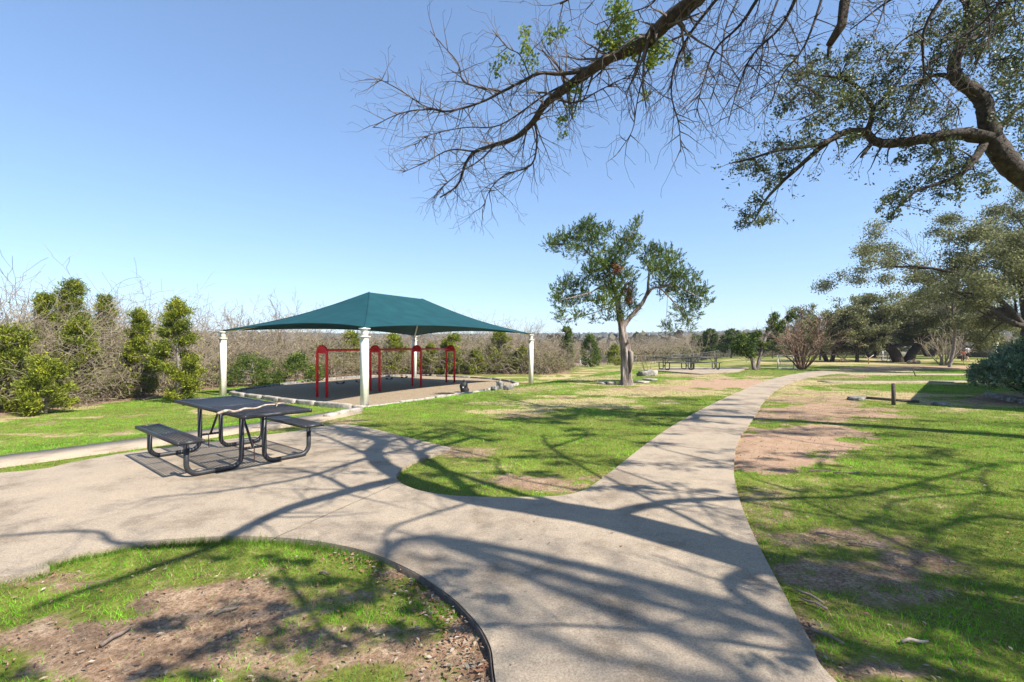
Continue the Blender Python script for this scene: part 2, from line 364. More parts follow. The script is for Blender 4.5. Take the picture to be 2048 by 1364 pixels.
def inpoly(x, y, P):
    P = np.asarray(P); r = np.zeros(x.shape, bool); n = len(P); j = n-1
    for i in range(n):
        xi, yi = P[i]; xj, yj = P[j]
        c = ((yi > y) != (yj > y)) & (x < (xj-xi)*(y-yi)/(yj-yi+1e-12)+xi)
        r ^= c; j = i
    return r
GRAV = [at(a, b, -.8) for a, b in [(461, 790), (560, 803), (630, 811), (705, 818.5), (731, 820), (800, 810), (890, 796), (960, 786), (1012, 777), (1036, 770), (1022, 765), (985, 760), (940, 757), (840, 752.5), (720, 755), (640, 762), (560, 772), (490, 781)]]
THICK = [(-60, 4), (-30, 11), (-17.3, 16.2), (-16.4, 21), (-16.2, 27), (-15, 33), (-11, 38.6), (-5, 40), (2, 40.2), (5.0, 40.8), (5.2, 47), (5.6, 60), (12, 68), (17, 88), (34, 92), (60, 100), (60, 140), (-60, 140)]
BARE = [(1590, 880, 125, 30, 1), (1555, 925, 95, 25, .95), (1630, 828, 150, 20, .75), (1540, 1040, 90, 22, .5), (1620, 1075, 140, 25, .6), (1720, 1150, 200, 36, .62), (1830, 1190, 130, 38, .55), (1600, 1290, 50, 60, .7), (1740, 1345, 150, 30, .6), (1640, 800, 90, 16, .55), (1530, 1000, 60, 30, .45),
        (1470, 767, 95, 10, 1), (1330, 778, 120, 6, .55), (945, 903, 60, 11, .6), (1070, 968, 110, 20, .65), (1230, 958, 90, 12, .5),
        (430, 1215, 230, 45, .85), (230, 1290, 190, 60, .85), (90, 1165, 130, 25, .55), (700, 1190, 120, 40, .5), (870, 1320, 110, 60, .6), (520, 1290, 220, 60, .55), (880, 1190, 70, 24, .9), (950, 1260, 40, 40, .9), (975, 1330, 25, 60, .9), (800, 1145, 60, 14, .8), (660, 1330, 200, 40, .3),
        (1760, 738, 90, 4, .9), (1900, 735, 120, 3, .9), (2000, 800, 70, 12, .9), (1690, 754, 60, 3, .7), (1790, 800, 80, 8, .4)]
STRAW = [(1150, 806, 170, 11, .8), (1300, 785, 150, 9, .9), (1040, 822, 90, 5, .8), (1420, 768, 120, 9, .8), (1170, 757, 90, 5, .7), (1100, 775, 60, 5, .5), (1330, 752, 60, 4, .5), (1250, 740, 90, 3, .5), (1520, 745, 80, 5, .4), (1100, 745, 90, 3, .4),
         (560, 1160, 190, 28, .35), (330, 1180, 180, 30, .35), (1650, 790, 120, 14, .6), (1720, 1110, 160, 30, .35), (1700, 1250, 160, 60, .3), (1560, 980, 90, 26, .4), (1700, 725, 200, 5, .6), (1000, 950, 140, 30, .35), (700, 834, 60, 4, .4), (1780, 1010, 160, 30, .35)]
def ell(x, y, z, E):
    yy = np.maximum(y, .3); px = CX+F*x/yy; py = HZ+F*(CAMZ-z)/yy; m = np.zeros(x.shape)
    wob = (fbm(x*1.6, y*1.6, 21, 6)-.5)*2.1+(fbm(x*7, y*7, 23, 3)-.5)*.7
    for cx, cy, rx, ry, s in E:
        d = np.sqrt(((px-cx)/rx)**2+((py-cy)/ry)**2)+wob
        m = np.maximum(m, s*sstep((1.45-d)/.8))
    return m*(y > .5)
def masks(x, y, z):
    d = np.hypot(x, y)
    bare = ell(x, y, z, BARE); straw = ell(x, y, z, STRAW)
    n1 = fbm(x*.55, y*.55, 31); n2 = fbm(x*.3+9, y*.7, 41)
    straw = np.maximum(straw, .75*sstep((n2-.5)/.2)*sstep((d-12)/8)+.35*sstep((n1-.52)/.2))
    back = (y < 2.0)
    bare = np.maximum(bare, back*.6*sstep((n1-.4)/.2)); bare = np.maximum(bare, .5*sstep((n1-.62)/.12))
    th = inpoly(x, y, THICK); bare = np.where(th & (d < 150), np.maximum(bare, .9), bare)
    pink = ell(x, y, z, [(1590, 885, 150, 60, .85), (1470, 767, 110, 14, .8), (1820, 737, 260, 6, 1)])
    return bare, straw, pink, sstep((d-110)/60)
def axis(a0, a1, st, far, g):
    mid = list(np.arange(a0, a1, st)); up = []; v = a1; s = st
    while v < far: up.append(v); s *= g; v += s
    dn = []; v = a0-st; s = st
    while v > -far: dn.append(v); s *= g; v -= s
    return np.array(dn[::-1]+mid+up)
xs = axis(-13, 13, .13, 3200, 1.055); ys = axis(0, 15, .13, 3200, 1.045)
ys = ys[(ys > -800)]
X, Y = np.meshgrid(xs, ys); x = X.ravel(); y = Y.ravel(); z = terrain(x, y)
gi = inpoly(x, y, GRAV); z = np.where(gi, -.83, z)
ISL = C2(isl)+[(-9.5, -8)]
ii = inpoly(x, y, ISL); z = np.where(ii, z-.006-.016*fbm(x*2, y*2, 8), z)
inp = inpoly(x, y, plaza); z = np.where(inp, np.minimum(z, -.03), z)
b = MB(); nx, ny = len(xs), len(ys); I = (np.arange(ny-1)[:, None]*nx+np.arange(nx-1)[None]).ravel()
b.add(np.stack([x, y, z], 1), np.stack([I, I+1, I+nx+1, I+nx], 1))
ba, stw, pk, wd = masks(x, y, z)
tag(b.obj('ground', M['ground'], smooth=True, attrs={'bare': ba, 'straw': stw, 'pink': pk, 'wood': wd}), 'green lawn with bare soil patches', kind='structure')
def joint(pts):
    b = MB()
    for a, c in pts:
        a = np.array(at(*a, SL)); c = np.array(at(*c, SL)); d = (c-a)/np.linalg.norm(c-a); nn_ = np.array([-d[1], d[0]])*.005; a = a+d*.01; c = c-d*.01; n = 12; V = []
        for i in range(n+1):
            q = a+(c-a)*i/n; w_ = .6+.8*R.random(); V += [(*(q-nn_*w_), SL+.003), (*(q+nn_*w_), SL+.003)]
        b.add(V, [(2*i, 2*i+2, 2*i+3, 2*i+1) for i in range(n)])
    tag(b.obj('path_joints', M['joint']), 'thin dark expansion joints across the concrete walkway', kind='structure')
M['joint'] = mat_rough('dirty_joint', [(.3, (.12, .095, .07)), (.7, (.24, .2, .15))], 9, .95, 0)
joint([((1202, 964), (1476, 1000)), ((1300, 886), (1470, 905)), ((1374, 838), (1504, 850)), ((1440, 802), (1526, 806)), ((1502, 777), (1560, 775)), ((797, 966), (540, 1080)), ((903, 900), (690, 852))])
# gravel
g = slab('playground_surface', GRAV, -.755, M['gravel'], .1); tag(g, 'pea gravel bed under the shade canopy')

# ------------------------------------------------------------------ grass
def island_z(x, y):
    z = terrain(x, y); return np.where(inpoly(x, y, ISL), z-.006-.016*fbm(x*2, y*2, 8), z)
def make_grass(name, n, d0, d1, pw, hgt, wid, label):
    u = NR.random(n); D = (d0**pw+u*(d1**pw-d0**pw))**(1/pw)
    x = (NR.random(n)*2-1)*(1.3*D+2.0); y = D
    z = island_z(x, y)
    ba, stw, pk, wd = masks(x, y, z)
    keep = (NR.random(n) > np.clip((ba+1.1*(fbm(x*3.5, y*3.5, 77)-.5)-.05+.9*np.clip(.47-fbm(x*1.7, y*1.7, 91, 3), 0, 1))*1.5, .0, .97)) & ~inpoly(x, y, plaza) & ~inpoly(x, y, GRAV) & ~inpoly(x, y, THICK)
    pth = [att(-60, 932), att(0, 925), att(300, 885), att(580, 846), att(648, 834), att(690, 826)]
    for a, c in zip(pth[:-1], pth[1:]):
        a = np.array(a[:2]); c = np.array(c[:2]); t = np.clip(((x-a[0])*(c-a)[0]+(y-a[1])*(c-a)[1])/((c-a)@(c-a)), 0, 1)
        keep &= np.hypot(x-a[0]-t*(c-a)[0], y-a[1]-t*(c-a)[1]) > .5
    keep &= ~((x > 13) & (abs(y-20.8) < .45)) & ~((x > 16.5) & (abs(y-26.8) < .9))
    x = x[keep]; y = y[keep]; z = z[keep]; stw = stw[keep]; ba = ba[keep]; n = len(x); D = y
    lush = fbm(x*1.1, y*1.1, 55); fine = fbm(x*5, y*5, 59, 3)
    h = hgt*(.4+NR.random(n)*.8)*(.45+.8*lush+.5*fine)*(1-.35*stw)*(1+.012*D); w = wid*(1+D*.2)*(.7+.6*NR.random(n))
    a = NR.random(n)*6.283; ln = (.2+NR.random(n)*1.1)*h; la = NR.random(n)*6.283
    c = np.stack([x, y, z-.003], 1); s = np.stack([np.cos(a)*w/2, np.sin(a)*w/2, 0*a], 1)
    tip = c+np.stack([np.cos(la)*ln, np.sin(la)*ln, h], 1)
    V = np.stack([c-s, c+s, tip], 1).reshape(-1, 3)
    b = MB(); b.add(V, None, (np.arange(n)*3)[:, None]+np.arange(3)[None])
    g1 = np.array([.065, .165, .009]); g2 = np.array([.21, .50, .02]); s1 = np.array([.38, .29, .14])
    t = np.clip(.55*NR.random(n)+1.7*(lush-.44)+.9*(fine-.45)+.05, 0, 1)[:, None]; colr = g1*(1-t)+g2*t
    dry = (NR.random(n) < .10+.5*stw+.3*ba+.5*np.clip(fbm(x*2.3, y*2.3, 63, 3)-.48, 0, 1))[:, None]; colr = np.where(dry, s1*(.55+.6*NR.random(n)[:, None]), colr)
    V5 = np.repeat(colr, 3, axis=0)
    tag(b.obj(name, M['blade'], attrs={'tone': V5}), label, 'grass', kind='stuff')
make_grass('lawn_grass', 1050000, 1.9, 34, .68, .027, .0030, 'short bright green turf blades covering the lawns')
# overhanging tufts along island edge
def tufts():
    P = np.array(C2(isl, 8)); P = P[(P[:, 1] > 1.7) & (P[:, 0] > -5) & (P[:, 0] < -.95)]
    n = 3500; i = NR.integers(0, len(P)-1, n); t = NR.random(n)[:, None]; p = P[i]*(1-t)+P[i+1]*t
    p = p+np.stack([NR.normal(size=n)*.02, -abs(NR.normal(size=n))*.05-.01], 1)
    h = .012+.04*NR.random(n)**2; h *= (fbm(p[:, 0]*4, p[:, 1]*4, 4)*2.4-.1); w = .004; a = NR.random(n)*6.28
    c = np.stack([p[:, 0], p[:, 1], np.full(n, -.03)], 1); s = np.stack([np.cos(a)*w/2, np.sin(a)*w/2, 0*a], 1)
    tip = c+np.stack([NR.normal(size=n)*.02, NR.normal(size=n)*.02+.012, h+.03], 1)
    b = MB(); b.add(np.stack([c-s, c+s, tip], 1).reshape(-1, 3), None, (np.arange(n)*3)[:, None]+np.arange(3)[None])
    col = np.repeat(np.array([.09, .17, .015])*(.7+.8*NR.random(n))[:, None], 3, axis=0)
    tag(b.obj('edge_grass', M['blade'], attrs={'tone': col}), 'longer grass fringe at the rounded island edge', 'grass', kind='stuff')
tufts()
# leaf litter
def litter():
    n = 14000; D = (1.9**.9+NR.random(n)*(13**.9-1.9**.9))**(1/.9); x = (NR.random(n)*2-1)*(1.15*D+.5); y = D
    P = np.array(C2(isl, 8)); P = P[(P[:, 1] > 1.2) & (P[:, 0] > -1.35)]
    m = 700; i = NR.integers(0, len(P)-1, m); q = P[i]; q = q+np.stack([-abs(NR.normal(size=m))*.16-.02, -abs(NR.normal(size=m))*.07], 1)
    on = inpoly(x, y, plaza); ba, stw, _, _ = masks(x, y, x*0)
    k = np.where(on, NR.random(n) < .012, NR.random(n) < .25+.6*ba) & ~((x < -5) & (y > 6)) 
    x = np.r_[x[k], q[:, 0]]; y = np.r_[y[k], q[:, 1]]; n = len(x)
    z = np.where(inpoly(x, y, plaza), SL+.002, island_z(x, y)+.012)
    a = NR.random(n)*6.283; l = .014+.027*NR.random(n); w = l*.42; tl = (NR.random(n)-.5)*.7
    u = np.stack([np.cos(a), np.sin(a), tl*.6], 1); v = np.stack([-np.sin(a), np.cos(a), (NR.random(n)-.5)*.8], 1); c = np.stack([x, y, z+.004+.01*NR.random(n)], 1)
    up = np.array([0, 0, 1.])
    V = np.stack([c-u*l[:, None]/2, c+v*w[:, None]/2+up*.003, c+u*l[:, None]/2, c-v*w[:, None]/2+up*.003], 1).reshape(-1, 3)
    pal = np.array([[.38, .25, .16], [.50, .37, .26], [.32, .16, .10], [.46, .23, .11], [.52, .44, .34], [.24, .14, .09]])
    c = pal[NR.integers(0, 6, n)].__mul__(.85)*(.55+.5*NR.random(n)[:, None])
    b = MB(); b.add(V, (np.arange(n)*4)[:, None]+np.arange(4)[None])
    tag(b.obj('leaf_litter', M['litter'], attrs={'tone': np.repeat(c, 4, 0)}), 'dry brown fallen oak leaves scattered over soil and grass', 'leaves', kind='stuff')
litter()
def clods():
    n = 26000; D = (1.9**.8+NR.random(n)*(14**.8-1.9**.8))**(1/.8); x = (NR.random(n)*2-1)*(1.15*D+.5); y = D
    ba, stw, _, _ = masks(x, y, x*0); k = (NR.random(n) < .02+ba*.9) & ~inpoly(x, y, plaza) & ~inpoly(x, y, GRAV) & (x > -6); x, y = x[k], y[k]; n = len(x)
    z = island_z(x, y); s_ = (.003+.011*NR.random(n)**3)*(1+.05*y); c = np.stack([x, y, z+s_*.3], 1); V = []
    for k in range(4):
        v = NR.normal(size=(n, 3)); v /= np.linalg.norm(v, axis=1, keepdims=True); V.append(c+v*s_[:, None])
    V = np.stack(V, 1).reshape(-1, 3); b = MB(); o = (np.arange(n)*4)[:, None]
    b.add(V, None, np.concatenate([o+np.array([t]) for t in ((0, 1, 2), (0, 3, 1), (1, 3, 2), (0, 2, 3))]))
    pal = np.array([[.28, .18, .12], [.17, .11, .07], [.42, .33, .25], [.36, .24, .16]])
    tag(b.obj('soil_crumbs', M['litter'], attrs={'tone': np.repeat(pal[NR.integers(0, 4, n)]*(.6+.7*NR.random(n))[:, None], 4, 0)}), 'small clods and pebbles on the bare soil patches', 'soil', kind='stuff')
clods()
# steel edging round the island
b = MB(); P = [np.array(p) for p in C2(isl, 8) if p[1] > .9 and p[0] > -.85]; V = []
for i, p in enumerate(P):
    d = P[min(i+1, len(P)-1)]-P[max(i-1, 0)]; d = d/np.linalg.norm(d); nn = np.array([-d[1], d[0]])
    for off, zz in ((.008, -.09), (.008, SL-.003), (.014, SL-.005), (.014, -.09)):
        q = p+nn*off; V.append((q[0], q[1], zz+.003*math.sin(i*.7)))
Q = []
for i in range(len(P)-1):
    for k in range(3): Q.append((i*4+k, i*4+k+1, i*4+4+k+1, i*4+4+k))
b.add(V, Q); tag(b.obj('lawn_edging', M['dark_wood']), 'dark curved edging strip along the concrete island kerb', 'edging')

# ------------------------------------------------------------------ near things: picnic table
E = Vector((-.77, .64, 0)).normalized(); Wd = Vector((E.y, -E.x, 0))
def slatted(b, c, le, wi, z, n, th=.035, slat=.6, fr=.03):
    # frame and slats in local x (length) y (width)
    b.box((c[0], c[1]-wi/2+fr/2, z), (le, fr, th)); b.box((c[0], c[1]+wi/2-fr/2, z), (le, fr, th))
    for s in (-1, 1): b.box((c[0]+s*(le/2-fr*.75), c[1], z), (fr*1.5-.002, wi-2*fr, th-.004))
    b.box((c[0], c[1], z-.002), (.03, wi-2*fr, th-.008))
    p = (wi-2*fr)/n
    for k in range(n): b.box((c[0], c[1]-wi/2+fr+p*(k+.5), z+.008), (le-3*fr, p*slat, .008))
def make_table(label, loc, ang, top_off=-.12, long=2.5):
    t = thing('picnic_table', label, 'picnic table', (0, 0, 0), None)
    b = MB(); slatted(b, (top_off, 0), long, .80, .745, 20, .045, .58, .035)
    b.obj('tabletop', M['black_metal'], t)
    for s in (-1, 1):
        b = MB(); slatted(b, (.12, .75*s), 1.8, .28, .44, 7, .04, .5, .03); b.obj('bench_seat', M['black_metal'], t)
    for fx in (-.61, .9):
        for s in (-1, 1):
            P = [(fx, .14*s, .72), (fx, .14*s, .16)]
            for k in range(1, 7):
                a = math.pi/2*k/6; P.append((fx, s*(.14+.13*(1-math.cos(a))), .16-.13*math.sin(a)))
            for k in range(0, 7):
                a = math.pi/2*k/6; P.append((fx, s*(.62+.13*math.sin(a)), .16-.13*math.cos(a)))
            P.append((fx, .75*s, .42))
            b = MB(); b.tube(P, .030, 12); b.obj('leg', M['black_metal'], t, True)
        b = MB(); b.bar((fx, -.14, .24), (fx, .14, .24), .03, .03); b.obj('crossbar', M['black_metal'], t)
        b = MB(); b.bar((fx, -.36, .71), (fx, .36, .71), .04, .03); b.obj('top_support', M['black_metal'], t)
        sg = 1 if fx < 0 else -1
        b = MB(); b.tube([(fx+.0, 0, .24), (fx+.42*sg, 0, .72)], .016, 8); b.obj('brace', M['black_metal'], t, True)
    t.rotation_euler = (0, 0, ang); t.location = loc
    return t
ang = math.atan2(E.y, E.x)
table = make_table('near black metal picnic table with slatted benches on the concrete plaza', (-3.84, 6.64, SL), ang)
for fx in (-.61, .9):
    b = MB()
    for k in range(7):
        c0 = Vector((fx, -.02 if fx < 0 else .02, .22-k*.026)); b.tube([c0+Vector((0, 0, .016)), c0+Vector((.006*(k % 2), .008, 0)), c0-Vector((0, 0, .016))], .006, 5)
    o = b.obj('chain', M['rust'], None); o.parent = table
    o['label'] = 'rusty chain hanging under the crossbar'
# stick on table
tz = .745+.0225+.02+SL
P = [Vector(((a-CX)/F*(CAMZ-tz)*F/(c-HZ), (CAMZ-tz)*F/(c-HZ), tz+h)) for a, c, h in [(436, 827, 0), (455, 823, .012), (470, 824, .004), (490, 820, .016), (510, 817.5, .004), (530, 813.5, .02), (552, 810, .012), (570, 807.5, .02)]]
b = MB(); b.tube([tuple(p) for p in catmull(P, 4)], [.017-.0004*i for i in range(29)], 7, .25)
b.tube([tuple(P[6]), tuple(P[6]+Vector((.06, -.09, .0))), tuple(P[6]+Vector((.1, -.2, -.005)))], [.008, .006, .003], 5)
b.tube([tuple(P[7]), tuple(P[7]+Vector((.1, -.06, -.01)))], [.007, .003], 5)
tag(b.obj('stick', M['stick'], smooth=True), 'long peeled pale stick lying across the near picnic tabletop', 'stick')

# far tables on slab
far_pts = [at(1308, 741, .05), at(1404, 748, .05), at(1475, 743, .05), at(1500, 735, .05), at(1330, 734, .05)]
tag(slab('far_slab', far_pts, .07, M['concrete'], .3), 'raised concrete pad under the two far picnic tables')
def far_table(label, px, py, ang):
    t = copy_tree(table); x, y = at(px, py, .07); t.location = (x, y, .07); t.rotation_euler = (0, 0, ang); t['label'] = label; t['group'] = 'far picnic tables on the pad'; return t
far_table('far black picnic table on the pad, the left one beside the sapling', 1347, 739, .12)
far_table('far black picnic table on the pad, the right one towards the walkway', 1402, 738, -.12)

# ------------------------------------------------------------------ shade canopy
d1 = Vector((.5, .866, 0)); d2 = Vector((-.866, .5, 0)); Fp = Vector((FX, FY, -.8)); LN, WI = 13.4, 9.4
cn = [Fp, Fp+d1*LN, Fp+d1*LN+d2*WI, Fp+d2*WI]
sh = thing('shade_canopy', 'large teal fabric shade canopy on four cream posts over the swings', 'canopy', tuple(Fp+d1*LN/2+d2*WI/2))
for k, c in enumerate(cn):
    b = MB(); zt = 2.98
    b.box((c.x, c.y, c.z-.1+zt*.5-.15), (.22, .22, zt-.1), math.atan2(d1.y, d1.x)); 
    b.box((c.x, c.y, c.z+zt-.27), (.31, .31, .05), math.atan2(d1.y, d1.x))
    b.box((c.x, c.y, c.z+zt-.12), (.19, .19, .26), math.atan2(d1.y, d1.x))
    b.box((c.x, c.y, c.z+zt+.03), (.30, .30, .05), math.atan2(d1.y, d1.x))
    b.obj('post', M['white_post'], sh)
ZE, ZR = 2.28, 4.28
rA = Fp+d1*4.7+d2*(WI/2); rB = Fp+d1*(LN-4.7)+d2*(WI/2); rA.z = rB.z = ZR
def side(A, B, TA, TB, inw):
    nu, nv = 28, 14; V = []
    for j in range(nv+1):
        v = j/nv
        for i in range(nu+1):
            u = i/nu; lo = A.lerp(B, u)+inw*(.55*4*u*(1-u))+Vector((0, 0, .26*4*u*(1-u)))
            hi = TA.lerp(TB, u); p = lo.lerp(hi, v); p.z -= .22*math.sin(math.pi*v)*(1-.4*4*u*(1-u)) 
            V.append(tuple(p))
    Q = [(j*(nu+1)+i, j*(nu+1)+i+1, (j+1)*(nu+1)+i+1, (j+1)*(nu+1)+i) for j in range(nv) for i in range(nu)]
    return V, Q
c = [Vector((p.x, p.y, ZE)) for p in cn]
b = MB()
for A, B, TA, TB, inw in ((c[0], c[1], rA, rB, d2), (c[1], c[2], rB, rB, -d1), (c[2], c[3], rB, rA, -d2), (c[3], c[0], rA, rA, d1)): b.add(*side(A, B, TA, TB, inw))
co = b.obj('canopy', M['fabric'], sh, True)
b = MB()
for A, B, inw in ((c[0], c[1], d2), (c[1], c[2], -d1), (c[2], c[3], -d2), (c[3], c[0], d1)): b.tube([tuple(A.lerp(B, u)+inw*(.55*4*u*(1-u))+Vector((0, 0, .26*4*u*(1-u)-.01))) for u in [i/28 for i in range(29)]], .025, 6)
b.obj('hem', M['fabric'], co, True)
b = MB()
for k, T in ((0, rA), (1, rB), (2, rB), (3, rA)): b.tube([tuple(c[k].lerp(T, u)+Vector((0, 0, -.22*math.sin(math.pi*u)+.012))) for u in [i/14 for i in range(15)]], .022, 5)
b.obj('seam', M['fabric'], co, True)
b = MB()
def hipz(u): return -.22*math.sin(math.pi*u)-.07
for k, T in ((0, rA), (1, rB), (2, rB), (3, rA)):
    b.tube([tuple(c[k].lerp(T, u)+Vector((0, 0, hipz(u)))) for u in [i/10 for i in range(11)]], .055, 8)
b.tube([tuple(rA-Vector((0, 0, .08))), tuple(rB-Vector((0, 0, .08)))], .055, 8)
b.obj('rafter_frame', M['white_post'], sh, True)

# ------------------------------------------------------------------ swing set
sd = Vector((.47, .883, 0)).normalized(); sp = Vector((sd.y, -sd.x, 0)); S0 = Vector((-8.55, 21.6, -.755))
sw = thing('swing_set', 'red steel arch swing set with three bays under the canopy', 'swing set', tuple(S0+sd*4.9))
for k in range(4):
    o = S0+sd*(3.3*k); w = .31; H = 2.3; P = [tuple(o-sp*w), tuple(o-sp*w+Vector((0, 0, H-w)))]
    for i in range(1, 12):
        a = math.pi*i/12; P.append(tuple(o-sp*(w*math.cos(a))+Vector((0, 0, H-w+w*math.sin(a)))))
    P += [tuple(o+sp*w+Vector((0, 0, H-w))), tuple(o+sp*w)]
    b = MB(); b.tube(P, .062, 12); arch = b.obj('arch_frame', M['red_metal'], sw, True)
    b = MB(); V = []
    for s in (-.012, .012):
        for i in range(13):
            a = math.pi*i/12; V.append(tuple(o+sd*s-sp*(w*math.cos(a))+Vector((0, 0, H-w+w*math.sin(a)-.02))))
    T = [(0, i, i+1) for i in range(1, 12)]+[(13, 13+i+1, 13+i) for i in range(1, 12)]
    b.add(V, None, T); b.obj('gusset_plate', M['red_metal'], arch)
b = MB(); b.tube([tuple(S0+Vector((0, 0, 2.12))), tuple(S0+sd*9.9+Vector((0, 0, 2.12)))], .05, 10); b.obj('top_beam', M['red_metal'], sw, True)
for k in range(3):
    for f in (.32, .68):
        o = S0+sd*(3.3*(k+f)); s = .22
        b = MB()
        P = [tuple(o+sd*(s*math.cos(math.pi*i/8))+Vector((0, 0, .62-.09*math.sin(math.pi*i/8)))) for i in range(9)]
        for j in range(8): b.bar(P[j], P[j+1], .14, .015)
        seat = b.obj('swing_seat', M['rubber'], sw)
        b = MB()
        for q in (-1, 1): b.segs([[*(o+sd*(s*q)+Vector((0, 0, .62))), .006, *(o+sd*(s*q*.95)+Vector((0, 0, 2.1))), .006]], 4)
        b.obj('swing_chain', M['stickd'], seat)

# ------------------------------------------------------------------ stone borders and rocks
def stones(b, L, w, h, step, rr, closed=False, jit=.12, z=None):
    P = catmull([np.array(p[:2]) for p in L], 1) if False else [np.array(p[:2]) for p in L]
    for a, c in zip(P[:-1], P[1:]):
        n = max(1, int(round(np.linalg.norm(c-a)/step))); d = (c-a)/n
        for i in range(n):
            m = a+d*(i+.5); zz = z if z is not None else float(terrain(*m))
            hh = h*(1+jit*(rr.random()-.5)*2); le = np.linalg.norm(d)*.975
            rock(b, (m[0]+rr.uniform(-.02, .02), m[1]+rr.uniform(-.02, .02), zz+hh/2-.04), (le, w*(1+jit*rr.uniform(-1, 1)), hh), math.atan2(d[1], d[0])+rr.uniform(-.03, .03), rr, .06)
def rock(b, c, s, rz, rr, j=.18):
    n = 4; V = []; idx = {}; Q = []
    def vid(i, k, m):
        if (i, k, m) not in idx:
            p = [2*i/n-1, 2*k/n-1, 2*m/n-1]; l = max(.01, math.sqrt(sum(q*q for q in p)))
            f = (1-.10*sum(abs(q)**4 for q in p)/3*1.2) if j < .1 else .6+.4/l*1.0
            f *= 1+rr.uniform(-j, j)*.6
            x, y, zc = p[0]*s[0]/2*f, p[1]*s[1]/2*f, p[2]*s[2]/2*f
            ca, sa = math.cos(rz), math.sin(rz); idx[(i, k, m)] = len(V); V.append((c[0]+x*ca-y*sa, c[1]+x*sa+y*ca, c[2]+zc))
        return idx[(i, k, m)]
    for a in range(n):
        for e in range(n):
            Q += [(vid(a, e, n), vid(a+1, e, n), vid(a+1, e+1, n), vid(a, e+1, n)), (vid(a, e, 0), vid(a, e+1, 0), vid(a+1, e+1, 0), vid(a+1, e, 0)),
                  (vid(a, 0, e), vid(a+1, 0, e), vid(a+1, 0, e+1), vid(a, 0, e+1)), (vid(a, n, e), vid(a, n, e+1), vid(a+1, n, e+1), vid(a+1, n, e)),
                  (vid(0, a, e), vid(0, a, e+1), vid(0, a+1, e+1), vid(0, a+1, e)), (vid(n, a, e), vid(n, a+1, e), vid(n, a+1, e+1), vid(n, a, e+1))]
    b.add(V, Q)
rr = random.Random(5)
b = MB(); stones(b, GRAV[3:10], .2, .2, .7, rr, z=-.8); tag(b.obj('stone_border', M['stone']), 'pale limestone block border along the lawn side of the gravel', 'border')
b = MB(); stones(b, GRAV[0:4], .2, .22, 1.5, rr, z=-.8, jit=.05); tag(b.obj('stone_border', M['stone']), 'low stone border on the left front side of the gravel', 'border')
b = MB(); stones(b, GRAV[9:]+GRAV[:1], .2, .2, 1.6, rr, z=-.8, jit=.05); tag(b.obj('stone_border', M['grey_stone']), 'low border along the thicket side of the gravel', 'border')
b = MB(); stones(b, [att(652, 836), att(672, 831), att(700, 825), att(722, 821.5)], .2, .13, .6, rr); tag(b.obj('stone_kerb', M['stone']), 'short row of pale kerb stones at the path end by the front post', 'kerb')
for i, (px, py, sx, sy, sz, lab, mt) in enumerate([
    (990, 781, .26, .25, .2, 'grey rock at the gravel border, left of its two neighbours', 'grey_stone'), (1000, 778, .26, .25, .36, 'tallest grey rock at the corner of the gravel border', 'grey_stone'),
    (1017, 779, .45, .26, .2, 'low wide grey rock at the gravel border, nearest the right post', 'grey_stone'),
    (1290, 752, .75, .5, .3, 'pale pitted boulder below the picnic pad', 'grey_stone'), (1304, 751, .5, .5, .34, 'small pale boulder touching the pitted one below the pad', 'stone'),
    (1222, 769, .5, .35, .14, 'flat white stone left of the juniper trunk', 'stone'), (1205, 768, .5, .4, .1, 'flat white stone farther left of the juniper trunk', 'stone'), (1283, 766, .6, .4, .10, 'flat white stone right of the juniper trunk', 'stone'),
    (1300, 761, .7, .4, .1, 'flat pale stone between the juniper and the boulders', 'stone'),
    (1713, 800, .5, .35, .12, 'pale flat stone beside the timber kerb on the right lawn', 'grey_stone'), (1880, 811, .38, .3, .1, 'small square stone block near the clipped bush', 'grey_stone')]):
    x, y, z = att(px, py); b = MB(); rock(b, (x, y, z+sz*.38), (sx, sy, sz), rr.uniform(0, 3), rr, .2); tag(b.obj('rock', M[mt]), lab, 'rock')
# timber kerb, bed border on the right
b = MB(); a_, c_ = att(1722, 797), att(1838, 806); b.bar((a_[0], a_[1], .03), (c_[0], c_[1], .03), .08, .08); tag(b.obj('timber_kerb', M['dark_wood']), 'dark timber kerb lying in the grass beside the short post', 'kerb')
b = MB(); stones(b, [att(1975, 792), att(2005, 799), att(2040, 806), att(2110, 820)], .22, .17, .7, rr); tag(b.obj('bed_border', M['grey_stone']), 'grey stone border in front of the clipped bush', 'border')
# posts and stakes
x, y, z = att(1787, 810); b = MB(); b.box((x, y, .26), (.066, .066, .6), .1); b.box((x, y, .57), (.07, .07, .02), .1, .7); tag(b.obj('short_post', M['dark_wood']), 'short dark wooden post standing beside the timber kerb', 'post')
x, y, z = att(1832, 753); b = MB(); b.tube([(x, y, -.05), (x-.12, y+.05, .38)], .025, 6); tag(b.obj('stake', M['dark_wood']), 'thin leaning dark stake beside the side path', 'stake')
x, y, z = att(1988, 724); b = MB(); x, y = 45.0*964/960, 45.0; b.box((x, y, .8), (.42, .42, 2.6), .2); b.box((x, y, 2.12), (.5, .5, .07), .2); tag(b.obj('white_post', M['white_post']), 'pale square post rising behind the clipped bush', 'post')

